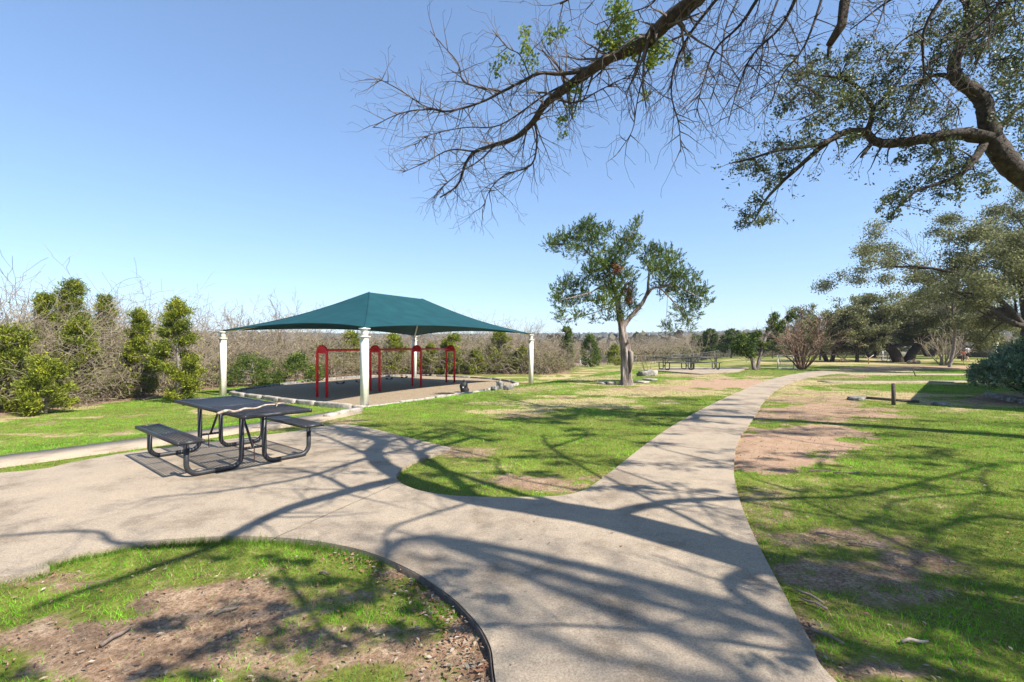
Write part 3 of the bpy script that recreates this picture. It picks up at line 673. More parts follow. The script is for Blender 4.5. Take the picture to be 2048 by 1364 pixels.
# black bag by gravel border
x, y, z = att(928, 786); b = MB()
P = []; 
bag = thing('trash_bag', 'bulging black bag with straps standing on the gravel border edge', 'bag', (x, y, -.76))
for k in range(10):
    t = k/9; P.append((x+.02*math.sin(k), y, -.78+.60*t))
b.tube(P, [.15, .2, .215, .21, .2, .205, .2, .17, .12, .05], 14, .12); b.obj('bag_body', M['rubber'], bag, True)
b = MB(); b.tube([(x-.14, y-.1, -.2), (x-.16, y-.16, -.32), (x-.1, y-.22, -.45)], .018, 6); b.tube([(x+.14, y-.1, -.2), (x+.18, y-.14, -.32), (x+.1, y-.2, -.5)], .018, 6)
b.tube([(x-.05, y-.1, -.19), (x-.03, y-.1, -.13), (x+.04, y-.1, -.13), (x+.05, y-.1, -.19)], .014, 6); b.obj('strap', M['blackcloth'], bag, True)
b = MB(); b.box((x-.03, y-.215, -.5), (.06, .01, .06)); b.obj('patch', M['white_metal'], bag)

# ------------------------------------------------------------------ goals
def goal(lab, px, py, w, h, dep, rz):
    x, y, z = att(px, py); g = thing('soccer_goal', lab, 'goal', (x, y, z)); b = MB(); ca, sa = math.cos(rz), math.sin(rz)
    def Pt(a, q, c): return (x+a*ca-q*sa, y+a*sa+q*ca, z+c)
    for s in (-1, 1):
        b.tube([Pt(s*w/2, 0, 0), Pt(s*w/2, 0, h)], .045, 6); b.tube([Pt(s*w/2, 0, h), Pt(s*w/2, dep*.3, h), Pt(s*w/2, dep, 0)], .022, 6); b.tube([Pt(s*w/2, 0, .02), Pt(s*w/2, dep, .02)], .022, 6)
    b.tube([Pt(-w/2, 0, h), Pt(w/2, 0, h)], .045, 6); b.tube([Pt(-w/2, dep, .02), Pt(w/2, dep, .02)], .022, 6); b.obj('goal_frame', M['white_metal'], g, True)
    b = MB(); S = []; n = 12
    for i in range(n+1):
        a = -w/2+w*i/n; S.append([*Pt(a, dep*.3, h), .004, *Pt(a, dep, 0), .004]); 
        t = i/n; S.append([*Pt(-w/2, dep*(.3+.7*t), h*(1-t)), .004, *Pt(w/2, dep*(.3+.7*t), h*(1-t)), .004])
    b.segs(S, 3); b.obj('net', M['white_metal'], g)
goal('small white goal before the thicket, left of the juniper trunk', 1172, 732, 1.5, 1.05, .7, .1)
goal('small white goal beside the brown vase-shaped shrub', 1571, 738, 1.0, .9, .7, -.9)
goal('white goal under the massive oak near the grey shed', 1779, 721, 1.7, 1.1, .8, .1)

# ------------------------------------------------------------------ tree growth
def nrm(v):
    l = math.sqrt(v[0]*v[0]+v[1]*v[1]+v[2]*v[2])+1e-9; return (v[0]/l, v[1]/l, v[2]/l)
def grow(S, tips, p, d, L, r, lev, rg, step=.12, wob=.25, grav=0., kids=2.2, ratio=.55, ang=.9, rmin=.003):
    n = max(2, int(L/step)); ds = L/n; cnt = 0
    for i in range(n):
        d = nrm((d[0]+rg.gauss(0, wob), d[1]+rg.gauss(0, wob), d[2]+rg.gauss(0, wob)+grav)); q = (p[0]+d[0]*ds, p[1]+d[1]*ds, p[2]+d[2]*ds)
        r0 = max(rmin, r*(1-.75*i/n)); r1 = max(rmin, r*(1-.75*(i+1)/n)); S.append((*p, r0, *q, r1)); p = q
        if lev > 0 and i > 0 and rg.random() < kids/n:
            a = rg.uniform(.5, 1)*ang; s = (rg.gauss(0, 1), rg.gauss(0, 1), rg.gauss(0, 1)); dt = s[0]*d[0]+s[1]*d[1]+s[2]*d[2]
            s = nrm((s[0]-dt*d[0], s[1]-dt*d[1], s[2]-dt*d[2])); e = (d[0]*math.cos(a)+s[0]*math.sin(a), d[1]*math.cos(a)+s[1]*math.sin(a), d[2]*math.cos(a)+s[2]*math.sin(a))
            grow(S, tips, p, e, L*ratio*rg.uniform(.6, 1.25)*(1-.3*i/n), r1*.6, lev-1, rg, step*.8, wob, grav, kids, ratio, ang, rmin)
    tips.append((p, d))
AW = .22
def limb(b, S, tips, P, r0, r1, rg, dens, twl=.9, lev=2, sides=10, start=0., grav=-.05, rmin=.003, kids=3, rad=None, ang=None, wob=None, tr=None, step=.1):
    wob = AW if wob is None else wob
    C = catmull(P, 5); n = len(C); C = [tuple(float(q) for q in p) for p in C]
    rs = [r0+(r1-r0)*(i/(n-1))**.8 for i in range(n)]
    b.tube([(p[0]+rg.uniform(-.12, .12)*q, p[1], p[2]+rg.uniform(-.15, .15)*q) for p, q in zip(C, rs)], rs, sides, .12)
    L = sum(math.dist(C[i], C[i+1]) for i in range(n-1)); m = int(L*dens)
    for k in range(m):
        t = start+(1-start)*rg.random(); i = min(n-2, int(t*(n-1))); f = t*(n-1)-i; p = tuple(C[i][j]*(1-f)+C[i+1][j]*f for j in range(3))
        ax = nrm(tuple(C[i+1][j]-C[i][j] for j in range(3))); s = nrm((rg.gauss(0, 1), rg.gauss(0, 1), rg.gauss(0, 1)))
        d = nrm(tuple(ax[j]*.55+s[j] for j in range(3)))
        grow(S, tips, p, d, twl*rg.uniform(.5, 1.3)*(1-.3*t), (tr or min(.022, max(.008, rs[i]*.35))), lev, rg, step, wob, grav, kids, .6, .9, rmin)
    return C
def PPs(L): return [pp(a, c, d) for a, c, d in L]

# --- oak A (overhead, mostly bare)
AW = .13; rg = random.Random(101); tA = thing('oak_tree', 'large nearly bare oak whose grey twiggy limb hangs over the plaza from above', 'tree', (9.6, -3.2, 0))
b = MB(); S = []; tips = []
main = [cast(2048, 1250, 3.5), cast(1545, 1130, 4.0), cast(1200, 1038, 4.4), cast(960, 1002, 4.8), cast(810, 958, 5.0), cast(745, 915, 5.15), pp(1392, -4, 5.0)]
trunk = [(9.6, -3.2, -.1), (9.3, -2.9, 1.0), (8.9, -2.3, 2.2), (7.6, -1.0, 3.1)]+main[:1]
C = catmull(trunk, 6); b.tube([tuple(p) for p in C], [.54-.22*(i/(len(C)-1))**.7 for i in range(len(C))], 14, .12)
b.tube([(8.9, -2.3, 2.2), (9.4, -2.9, 4), (9.6, -3.5, 6), (9.2, -4.2, 8.5)], [.4, .33, .26, .15], 12, .12)
limb(b, S, tips, main, .31, .095, rg, 2.2, .7, 2, 14, .3, 0, tr=.012)
L1 = PPs([(1392, -4, 5), (1330, 45, 5.2), (1290, 85, 5.4), (1230, 110, 5.6), (1180, 140, 5.9), (1140, 170, 6.1), (1105, 195, 6.3), (1085, 215, 6.4), (1065, 245, 6.6), (1030, 275, 6.8), (990, 290, 7), (950, 303, 7.2), (930, 330, 7.3), (915, 370, 7.4), (880, 395, 7.5)])
limb(b, S, tips, L1, .09, .01, rg, 21, .6, 3, 12, .0, -.02, kids=5, rmin=.0022)
for L, r0, dn, tl in [
    ([(1185, 138, 5.9), (1120, 148, 6.0), (1080, 146, 6.0), (1040, 165, 6.1), (1005, 183, 6.2), (960, 205, 6.3), (900, 222, 6.4), (870, 218, 6.5), (845, 210, 6.5), (800, 180, 6.6), (762, 160, 6.6), (752, 158, 6.6)], .036, 13, .45),
    ([(1003, 183, 6.2), (950, 172, 6.3), (925, 160, 6.4), (915, 125, 6.4), (885, 90, 6.4), (860, 62, 6.5)], .022, 8, .4),
    ([(870, 218, 6.5), (820, 222, 6.6), (780, 235, 6.6), (745, 255, 6.6)], .016, 8, .45),
    ([(950, 303, 7.2), (900, 300, 7.2), (850, 325, 7.3), (805, 345, 7.3)], .02, 8, .45),
    ([(1068, 240, 6.6), (1074, 280, 6.6), (1062, 330, 6.7), (1010, 350, 6.8), (980, 380, 6.9), (965, 420, 6.9)], .024, 9, .55),
    ([(990, 290, 7), (960, 320, 7), (920, 345, 7), (890, 370, 7), (875, 385, 7)], .02, 8, .5),
    ([(1100, 195, 6.3), (1150, 205, 6.0), (1200, 180, 5.8), (1260, 150, 5.6)], .02, 7, .4),
    ([(1150, 160, 6.0), (1090, 190, 6.4), (1000, 250, 6.9), (930, 255, 7.2), (860, 270, 7.4), (830, 290, 7.5)], .02, 9, .55),
    ([(1060, 155, 6.0), (1040, 110, 6.1), (1015, 95, 6.1), (985, 60, 6.2)], .014, 7, .4),
    ([(1440, -10, 5.3), (1385, 60, 5.5), (1350, 130, 5.7), (1343, 190, 5.8), (1358, 250, 5.9), (1362, 305, 5.9)], .026, 8, .5),
    ([(1385, 62, 5.5), (1330, 90, 5.6), (1290, 150, 5.8), (1275, 200, 5.9), (1265, 260, 6.0), (1240, 300, 6.0)], .018, 7, .5),
    ([(1520, -10, 5.6), (1480, 50, 5.8), (1430, 100, 5.9), (1405, 170, 6), (1390, 235, 6)], .03, 9, .55),
    ([(1600, -20, 5.6), (1560, 55, 5.8), (1505, 110, 5.9), (1475, 180, 6), (1455, 250, 6)], .03, 9, .6),
    ([(1650, -20, 6), (1610, 90, 6), (1565, 150, 6.1), (1540, 215, 6.2)], .025, 8, .6),
    ([(1560, -10, 6.4), (1530, 70, 6.4), (1520, 140, 6.4), (1500, 200, 6.4)], .02, 9, .5),
    ([(1480, -10, 6.4), (1450, 60, 6.4), (1440, 140, 6.4), (1420, 200, 6.4)], .02, 9, .5),
    ([(1330, -30, 5.6), (1300, 10, 5.7), (1240, 30, 5.8), (1190, 50, 5.9)], .015, 7, .4),
    ([(1894, -20, 5.4), (1850, 55, 5.5), (1846, 110, 5.6), (1848, 150, 5.7), (1835, 190, 5.8)], .034, 7, .6),
    ([(1850, 55, 5.5), (1800, 85, 5.7), (1770, 130, 5.9)], .016, 7, .4), ([(1848, 140, 5.7), (1880, 180, 5.8), (1920, 220, 6)], .014, 7, .4),
    ([(2020, -20, 5.6), (1960, 50, 5.8), (1900, 90, 6), (1860, 140, 6.2)], .02, 7, .5), ([(1780, -30, 6), (1760, 40, 6), (1745, 70, 6)], .018, 8, .4), ([(1960, -40, 6), (1980, 60, 6), (1950, 130, 6.2)], .018, 8, .5)]:
    limb(b, S, tips, PPs(L), r0*.72, .004, rg, dn*1.7, tl, 3 if L[0][0] > 1350 else 2, 8, .1, -.05 if L[0][0] > 1350 else -.01, kids=4.6, rmin=.0022)
# broken stub
b.tube(PPs([(1715, -60, 5.2), (1690, 0, 5.2), (1683, 50, 5.2), (1658, 90, 5.25)]), [.06, .055, .05, .035], 10, .15); b.tube(PPs([(1660, 88, 5.25), (1655, 114, 5.25)]), [.022, .012], 7)
# link overhead parts to the tree, out of frame
for P, r0, r1 in [([main[2], (3.9, 2.6, 5.6), (3.3, 3.6, 6.0), pp(1715, -60, 5.2)], .06, .05), ([main[3], (3.4, 3.4, 5.8), (3.0, 4.2, 5.9), pp(1600, -20, 5.6)], .07, .03),
                  ([main[5], (2.4, 4.6, 5.7), pp(1520, -10, 5.6)], .05, .03), ([(3.0, 4.2, 5.9), (2.6, 4.9, 5.75), pp(1440, -10, 5.3)], .04, .026), ([main[1], (5.4, 2.6, 5.5), (5.2, 4.2, 5.9), pp(1894, -20, 5.4)], .028, .022),
                  ([(5.2, 4.2, 5.9), (6.0, 5.0, 6.1), pp(2020, -20, 5.6)], .03, .02)]:
    limb(b, S, tips, P, r0, r1, rg, 4, .6, 2, 9, .2, 0)
# shadow-casting limbs of the same crown, above and right of the camera
SH = [([main[2], cast(1330, 1008, 4.8), cast(1450, 1002, 5.0), cast(1600, 996, 5.2), cast(1750, 985, 5.3), cast(1990, 928, 5.5)], .075, .02, 5),
      ([main[4], cast(700, 985, 5.1), cast(600, 1012, 5.2), cast(520, 1045, 5.2), cast(440, 1085, 5.3), cast(250, 1150, 5.4), cast(60, 1215, 5.5)], .10, .02, 7),
      ([main[3], cast(800, 1052, 5.2), cast(765, 1082, 5.4), cast(775, 1120, 5.5)], .024, .01, 8),
      ([main[1], cast(1450, 1175, 4.6), cast(1560, 1255, 5), cast(1640, 1330, 5.3)], .07, .02, 4),
      ([cast(440, 1085, 5.3), cast(240, 1092, 5.6), cast(190, 1068, 5.7), cast(60, 1072, 5.9), cast(-60, 1085, 6)], .045, .015, 3),
      ([main[5], cast(700, 930, 5.4), cast(600, 960, 5.7), cast(450, 985, 6), cast(300, 1000, 6.1)], .05, .012, 10),
      ([main[5], cast(790, 905, 5.3), cast(850, 892, 5.4), cast(890, 884, 5.5)], .045, .012, 14),
      ([main[5], cast(715, 905, 5.4), cast(660, 880, 5.6), cast(610, 862, 5.7)], .06, .012, 14),
      ([cast(700, 985, 5.1), cast(640, 955, 5.6), cast(560, 940, 5.9), cast(400, 950, 6)], .045, .01, 12),
      ([(5.5, -.5, 8), cast(1480, 1262, 8), cast(1350, 1205, 8.4), cast(1150, 1165, 8.6), cast(950, 1140, 8.6), cast(800, 1112, 8.6)], .06, .02, 11),
      ([cast(1480, 1262, 8), cast(1400, 1285, 8.8), cast(1250, 1232, 9), cast(1080, 1178, 9.2)], .045, .02, 11),
      ([(5.5, -.5, 8), cast(1480, 1350, 9), cast(1200, 1322, 9.2), cast(1030, 1262, 9.2), cast(900, 1205, 9.2)], .05, .02, 10),
      ([(9.6, -3.5, 6), (7.5, -1.5, 7.4), (5.5, -.5, 8), cast(700, 1200, 8), cast(350, 1230, 8)], .11, .02, 4),
      ([(9.4, -2.9, 4), (9.5, -.5, 5.2), cast(2000, 1180, 5.6), cast(1800, 1130, 6.2), cast(1650, 1090, 6.6)], .14, .02, 8),
      ([(9.5, -.5, 5.2), cast(2048, 1040, 6.5), cast(1850, 1060, 7), cast(1700, 1040, 7)], .07, .02, 8),
      ([(9.4, -2.9, 4), cast(2048, 1300, 5.5), cast(1900, 1240, 5.6), cast(1750, 1190, 5.8), cast(1620, 1140, 6)], .1, .03, 9)]
for P, r0, r1, dn in SH: limb(b, S, tips, P, r0, r1, rg, dn, .8, 2, 9, .1, 0, kids=3.4)
hub = np.array((9.2, -4.2, 8.5))
UP = []
for px, py, r_ in [(1160, 812, .7), (1260, 806, .8), (1380, 800, .8), (1460, 812, .7), (1500, 800, .8), (1490, 826, .8), (760, 850, .5), (830, 868, .6), (880, 880, .5), (700, 842, .4), (930, 860, .5), (1000, 920, .4), (1100, 905, .45), (1200, 930, .5), (1010, 950, .35), (880, 950, .3), (1160, 980, .35), (1600, 826, .8), (1700, 838, .8), (1850, 850, .8), (1990, 872, .8), (1560, 842, .6), (1560, 905, .35), (1650, 915, .45), (1780, 905, .5), (1900, 915, .5), (2000, 930, .4), (1420, 925, .4), (1480, 940, .35), (1350, 985, .25), (720, 1165, .3), (820, 1190, .25), (620, 1215, .2), (500, 1250, .22), (700, 1290, .22), (350, 1330, .2), (880, 1255, .15), (560, 1120, .18), (1700, 1040, .2), (1850, 1110, .25), (1650, 1120, .3), (1780, 1170, .3), (1950, 1230, .25), (1850, 1320, .2), (1700, 1330, .15), (1200, 870, .4), (1300, 890, .35), (1620, 860, .8), (1760, 868, .8), (1900, 866, .8), (2030, 850, .8), (1950, 895, .5), (1720, 950, .4), (1850, 975, .4), (1980, 985, .4), (1600, 985, .3), (1080, 845, .5), (980, 838, .5), (1300, 845, .6), (1540, 870, .4), (1640, 935, .3), (650, 850, .4), (1180, 790, .7), (1310, 797, .6)]:
    D_ = 1536/(py-HZ); UP.append((np.array(cast(px, py, (.719*D_+1.6)/1.4+1.1)), r_))
done = [hub]
for q, r_ in sorted(UP, key=lambda e: np.linalg.norm(e[0]-hub)):
    p0 = min(done, key=lambda e: np.linalg.norm(e-q)); dd = np.linalg.norm(q-p0); rr0 = .05 if p0 is hub else .028
    limb(b, S, tips, [tuple(p0), tuple(p0*.5+q*.5+np.array([rg.uniform(-.1, .1)*dd, rg.uniform(-.1, .1)*dd, .12*dd])), tuple(q)], rr0, .01, rg, 2.2, .8, 2, 6, .3, 0, kids=3)
    done.append(q)
b.obj('trunk', M['bark_dark'], tA, True)
b = MB(); b.segs(S, 3); b.obj('twigs', M['twig'], tA)
def cloud(g, c, r, n, flat=1.):
    v = g.normal(size=(n, 3)); v /= np.linalg.norm(v, axis=1, keepdims=True); v *= (g.random(n)**.5)[:, None]*r; v[:, 2] *= flat; return v+np.asarray(c)
g = np.random.default_rng(4); b = MB(); Cn = []
for a, c_, d_, r_, n_ in [(1235, 20, 5.6, .16, 70), (1250, 55, 5.6, .17, 90), (1225, 90, 5.6, .15, 70), (1262, 95, 5.5, .16, 70), (1300, 85, 5.4, .13, 50), (1325, 100, 5.5, .14, 50), (1300, 125, 5.5, .12, 40), (1205, 75, 5.6, .1, 25), (1048, 65, 6.1, .1, 20), (1052, 95, 6.1, .1, 20), (1100, 70, 6, .12, 22), (1125, 60, 6, .1, 14), (1010, 115, 6.2, .14, 20), (990, 140, 6.3, .1, 14), (1060, 125, 6, .15, 25), (1125, 240, 6.4, .1, 16), (1145, 215, 6.3, .12, 16), (1375, 120, 5.6, .08, 14), (1290, 190, 5.7, .08, 12), (1125, 270, 6.4, .08, 9), (1150, 180, 6, .12, 16)]:
    Cn.append(cloud(g, pp(a, c_, d_), r_, int(n_*4.5)))
b.leaves(np.concatenate(Cn), .045, .026, seed=1); b.obj('crown', M['new_leaf'], tA)
b = MB(); Cn = []
for P, r0, r1, dn in SH[-3:]:
    for q in catmull(P, 4)[6:]: Cn.append(cloud(g, q+g.normal(size=3)*.3, .55, 170))
for q in [cast(1560, 1080, 6.5), cast(1980, 1100, 7), cast(1700, 1000, 7), cast(1900, 1000, 7), cast(620, 1180, 8), cast(100, 1260, 7), cast(900, 1180, 8)]: Cn.append(cloud(g, q, .5, 160))
for q, r_ in UP: Cn += [q+(cloud(g, g.normal(size=3)*r_*(1.3, .35, .2), r_*g.uniform(.3, .55), int(230*r_), .5))*(1.5, .75, 1) for k_ in range(6)]
b.leaves(np.concatenate(Cn), .06, .03, seed=2); b.obj('crown', M['oak_leaf'], tA)

# --- oak B (right, leafy)
AW = .2; rg = random.Random(55); tB = thing('oak_tree', 'leafy live oak with thick dark crooked limbs entering at the upper right', 'tree', (11.6, 6.2, 0))
b = MB(); S = []; tips = []
C = catmull([(11.6, 6.2, -.1), (11.4, 6.4, 1.2), (10.9, 6.9, 2.6), (9.6, 7.6, 3.7), pp(2062, 362, 8), pp(2012, 322, 8), pp(1985, 278, 8)], 5)
b.tube([tuple(p) for p in C], [.24-.10*(i/(len(C)-1))**.8 for i in range(len(C))], 14, .16)
BL = [([(1985, 278, 8), (1920, 268, 8), (1850, 278, 8.1), (1790, 286, 8.2), (1752, 283, 8.2), (1730, 264, 8.2), (1690, 264, 8.2), (1650, 288, 8.2), (1610, 322, 8.3), (1560, 368, 8.3), (1530, 402, 8.3), (1508, 442, 8.3)], .115, .012, 5),
      ([(1985, 278, 8), (1970, 230, 8), (1966, 205, 8), (1945, 180, 8), (1915, 158, 8), (1908, 125, 8), (1925, 88, 8), (1938, 40, 8), (1930, -30, 8), (1900, -120, 8)], .13, .06, 4),
      ([(1968, 290, 8), (1945, 322, 7.9), (1922, 346, 7.8), (1880, 366, 7.8), (1830, 384, 7.8), (1790, 420, 7.8)], .07, .01, 7),
      ([(1742, 288, 8.2), (1722, 314, 8.1)], .04, .02, 3), ([(1690, 264, 8.2), (1640, 288, 8), (1560, 300, 7.9), (1500, 318, 7.8), (1465, 325, 7.8)], .045, .01, 7),
      ([(1735, 264, 8.2), (1745, 220, 8.2), (1720, 180, 8.3), (1690, 160, 8.3), (1640, 150, 8.3), (1590, 140, 8.3)], .05, .01, 7), ([(1745, 220, 8.2), (1790, 170, 8.4), (1820, 130, 8.5)], .035, .01, 7),
      ([(1650, 200, 8.3), (1600, 170, 8.2), (1560, 200, 8.2)], .02, .01, 7), ([(1720, 180, 8.3), (1660, 210, 8.2), (1600, 240, 8.2)], .025, .01, 6),
      ([(1985, 278, 8), (2020, 230, 8.2), (2060, 200, 8.4)], .05, .02, 6), ([(1915, 158, 8), (1870, 150, 8.1), (1830, 180, 8.1), (1800, 230, 8.1)], .045, .01, 7), ([(1925, 88, 8), (1990, 60, 8.2), (2050, 40, 8.3)], .05, .01, 7),
      ([(1930, -30, 8), (1860, -40, 8.2), (1780, 0, 8.3), (1700, 60, 8.4)], .05, .01, 6), ([(1850, 278, 8.1), (1880, 310, 8), (1860, 340, 8)], .02, .01, 5),
      ([(1930, -30, 8), (2000, -100, 7.6), (2080, -160, 7)], .09, .02, 6), ([(1900, -120, 8), (1800, -200, 8), (1650, -260, 8)], .07, .01, 6), ([(1900, -120, 8), (1900, -260, 8.5), (1950, -380, 9)], .07, .01, 6)]
for L, r0, r1, dn in BL: limb(b, S, tips, PPs(L), r0, r1, rg, dn, .55, 2, 12, .12, 0, kids=2.5)
b.obj('trunk', M['bark_dark'], tB, True)
BC = [(1600, 150, 26), (1620, 190, 32), (1570, 215, 16), (1650, 165, 28), (1680, 150, 30), (1700, 200, 36), (1660, 230, 28), (1730, 240, 28), (1740, 170, 32), (1770, 220, 32), (1790, 140, 26), (1830, 170, 30), (1850, 220, 30), (1800, 250, 26), (1880, 240, 26), (1860, 120, 26), (1900, 60, 32), (1950, 40, 38), (1990, 70, 38), (2030, 40, 40), (2000, 120, 36), (2042, 140, 36), (1950, 105, 26), (2020, 200, 30), (2042, 240, 30), (2000, 170, 26), (2042, 300, 22), (1620, 270, 22), (1585, 292, 20), (1550, 300, 18), (1510, 318, 20), (1482, 328, 14), (1530, 342, 13), (1580, 328, 12), (1500, 430, 16), (1488, 445, 12), (1520, 400, 12), (1540, 368, 10), (1530, 440, 8), (1830, 300, 16), (1800, 320, 8), (1870, 308, 18), (1900, 298, 22), (1940, 320, 20), (1900, 340, 24), (1860, 358, 22), (1830, 374, 20), (1792, 394, 16), (1770, 400, 14), (1785, 428, 8), (1960, 350, 20), (1920, 378, 16), (1970, 380, 12), (1880, 385, 14), (1700, 285, 12), (1560, 345, 10), (1760, 120, 22), (1720, 90, 16), (1820, 90, 20), (1860, 40, 20), (1640, 120, 14), (2000, 5, 36)]
b = MB(); Cn = []; g = np.random.default_rng(9)
for a, c_, r_ in BC:
    D = 8.1+g.normal()*.45; r = r_/F*D*1.15; sub = cloud(g, pp(a, c_, D), r, max(5, int(r_*.72)))
    for q in sub: Cn.append(cloud(g, q, .11, 14))
    q = pp(a, c_, D); tp = []
    for k in range(max(4, int(r_*.35))):
        grow(S, tp, q, nrm((g.normal(), g.normal(), g.normal()*.8)), r*.95, .009, 2, rg, .09, .25, 0, 3, .6, .8, .0035)
    for p, d in tp: Cn.append(cloud(g, p, .075, 7))
for p, d in tips:
    Cn.append(cloud(g, p, .10, 3))
for q in PPs([(1900, -120, 8), (1800, -200, 8), (1700, -240, 8), (1650, -260, 8), (2000, -100, 7.6), (2080, -160, 7), (1900, -260, 8.5), (1950, -380, 9), (1850, -300, 8.3), (2100, -60, 7.5), (2150, 60, 8), (2200, 200, 8), (2150, 300, 8.5)]): Cn.append(cloud(g, q, 1.0, 500))
bs_ = MB(); bs_.segs(S, 3); bs_.obj('twigs', M['bark_dark'], tB)
b.leaves(np.concatenate(Cn), .052, .024, seed=3, cup=.1); b.obj('crown', M['oak_leaf'], tB)

# --- juniper
rg = random.Random(77); jx, jy, jz = att(1253, 770); JD = jy
tJ = thing('juniper_tree', 'lone twisted juniper with forked shredding trunk in the middle of the lawn', 'tree', (jx, jy, jz)); b = MB(); S = []; tips = []
def J(L): return [pp(a, c_, JD+d_) for a, c_, d_ in L]
C = catmull(J([(1253, 771, 0), (1253, 755, 0), (1252, 735, 0), (1251, 705, 0), (1248, 680, 0), (1245, 660, 0), (1243, 645, 0), (1238, 625, 0), (1234, 600, 0), (1225, 570, .1), (1217, 540, .1)]), 5)
n = len(C); rs = []
for i in range(n):
    t = i/(n-1); rs.append((.26 if t < .02 else .225-.02*t*6 if t < .3 else .185-.14*((t-.3)/.7)))
# fluted trunk
V = []; sides = 22
for i, p in enumerate(C):
    for k in range(sides):
        a = 2*math.pi*k/sides; tw = i*.07
        rr_ = rs[i]*(1+.17*math.sin(5*a+tw*3)+.09*math.sin(9*a-tw*2)+.05*math.sin(14*a+i))*(1+.35*max(0, 1-i/4)*abs(math.sin(2.5*a)))
        V.append((p[0]+rr_*math.cos(a), p[1]+rr_*math.sin(a), p[2]))
b.add(V, [(i*sides+k, i*sides+(k+1) % sides, (i+1)*sides+(k+1) % sides, (i+1)*sides+k) for i in range(n-1) for k in range(sides)])
b.tube(J([(1258, 700, -.15), (1262, 705, -.2), (1263, 720, -.22), (1260, 745, -.2)]), [.05, .09, .08, .04], 9, .2)
b.tube(J([(1250, 690, -.1), (1256, 686, -.25), (1257, 678, -.3)]), [.06, .05, .02], 7, .2)
JL = [([(1246, 655, 0), (1256, 640, 0), (1280, 612, 0), (1294, 587, 0), (1297, 560, .1), (1300, 530, .2), (1310, 505, .2)], .12, .02), ([(1294, 590, 0), (1304, 578, -.2), (1316, 575, -.3), (1335, 590, -.4), (1360, 620, -.5), (1385, 645, -.6)], .06, .015),
      ([(1316, 575, -.3), (1345, 570, -.3), (1380, 585, -.3), (1412, 605, -.3)], .04, .012), ([(1217, 540, .1), (1200, 522, .2), (1180, 510, .3), (1160, 492, .4), (1130, 488, .5), (1100, 490, .5)], .06, .012),
      ([(1199, 575, .1), (1180, 585, -.2), (1152, 593, -.4), (1120, 600, -.6)], .04, .012), ([(1228, 580, 0), (1210, 572, 0), (1195, 577, .0)], .05, .04), ([(1217, 540, .1), (1235, 505, .1), (1258, 475, .1), (1278, 445, .1)], .05, .01),
      ([(1180, 510, .3), (1175, 480, .5), (1172, 455, .6)], .03, .01), ([(1185, 515, .3), (1160, 520, .0), (1130, 518, -.2)], .015, .006), ([(1300, 540, .2), (1330, 535, .4), (1355, 550, .5)], .03, .01), ([(1234, 610, 0), (1205, 620, -.5), (1165, 632, -.8), (1122, 640, -.9)], .03, .01), ([(1238, 600, 0), (1250, 570, -.4), (1262, 555, -.5)], .04, .01), ([(1335, 590, -.4), (1333, 630, -.5), (1328, 660, -.5)], .012, .005)]
for L, r0, r1 in JL: limb(b, S, tips, J(L), r0, r1, rg, 3, .5, 1, 8, .1, .03)
JC = [(1102, 492, 12), (1120, 487, 16), (1140, 478, 18), (1165, 465, 20), (1180, 452, 12), (1190, 470, 16), (1150, 500, 14), (1185, 492, 18), (1212, 470, 12), (1218, 458, 8), (1250, 480, 17), (1272, 455, 10), (1279, 442, 6), (1266, 490, 18), (1240, 505, 18), (1215, 520, 22), (1192, 530, 16), (1182, 550, 18), (1230, 540, 24), (1252, 560, 18), (1202, 560, 18), (1225, 582, 22), (1245, 602, 16), (1212, 606, 18), (1190, 606, 14), (1160, 575, 18), (1135, 572, 18), (1115, 585, 12), (1118, 603, 14), (1140, 608, 14), (1122, 630, 10), (1127, 645, 6), (1170, 600, 12), (1262, 590, 12), (1258, 618, 12), (1220, 635, 9), (1160, 632, 9), (1190, 640, 6), (1240, 635, 10), (1150, 640, 5),
      (1300, 508, 16), (1320, 512, 18), (1345, 525, 17), (1310, 540, 18), (1335, 550, 20), (1362, 555, 18), (1350, 578, 18), (1380, 580, 16), (1400, 592, 14), (1415, 604, 8), (1375, 605, 18), (1392, 622, 12), (1370, 638, 11), (1352, 622, 9), (1330, 655, 8), (1320, 575, 10), (1350, 662, 6), (1410, 575, 7), (1395, 560, 8), (1340, 505, 8), (1290, 530, 8), (1378, 655, 7), (1322, 590, 6)]
g = np.random.default_rng(21); A = []; Bd = []
for a, c_, r_ in JC:
    D = JD+g.normal()*.5; ctr = np.array(pp(a, c_, D)); r = r_/F*D*1.12
    near = min(C, key=lambda q: abs(q[2]-ctr[2])) if False else None
    for q in cloud(g, ctr, r, int(2+r_*r_*.21)):
        d = (q-ctr)/r*.7+np.array([0, 0, .6])+g.normal(size=3)*.35; d /= np.linalg.norm(d)
        k = 19; tt = g.random(k)[:, None]*.30; A.append(q+d*tt+g.normal(size=(k, 3))*.035*(1.2-tt*3)); Bd.append(np.tile(d, (k, 1)))
b.obj('trunk', M['cedar_bark'], tJ, True); bb = MB(); bb.segs(S, 4); bb.obj('twigs', M['bark_grey'], tJ)
bb = MB(); bb.leaves(np.concatenate(A), .105, .024, np.concatenate(Bd), 2.0, 4); bb.obj('crown', M['cedar'], tJ)
bb = MB(); bb.leaves(np.concatenate([cloud(g, pp(a, c_, JD-.45), r, n_) for a, c_, r, n_ in [(1237, 540, .2, 130), (1232, 532, .15, 60), (1257, 583, .2, 140), (1258, 600, .16, 100), (1256, 570, .1, 40), (1228, 545, .12, 40)]]), .12, .03, seed=6); o = bb.obj('crown', M['cedar_dead'], tJ); o['label'] = 'rust brown dead foliage clumps'

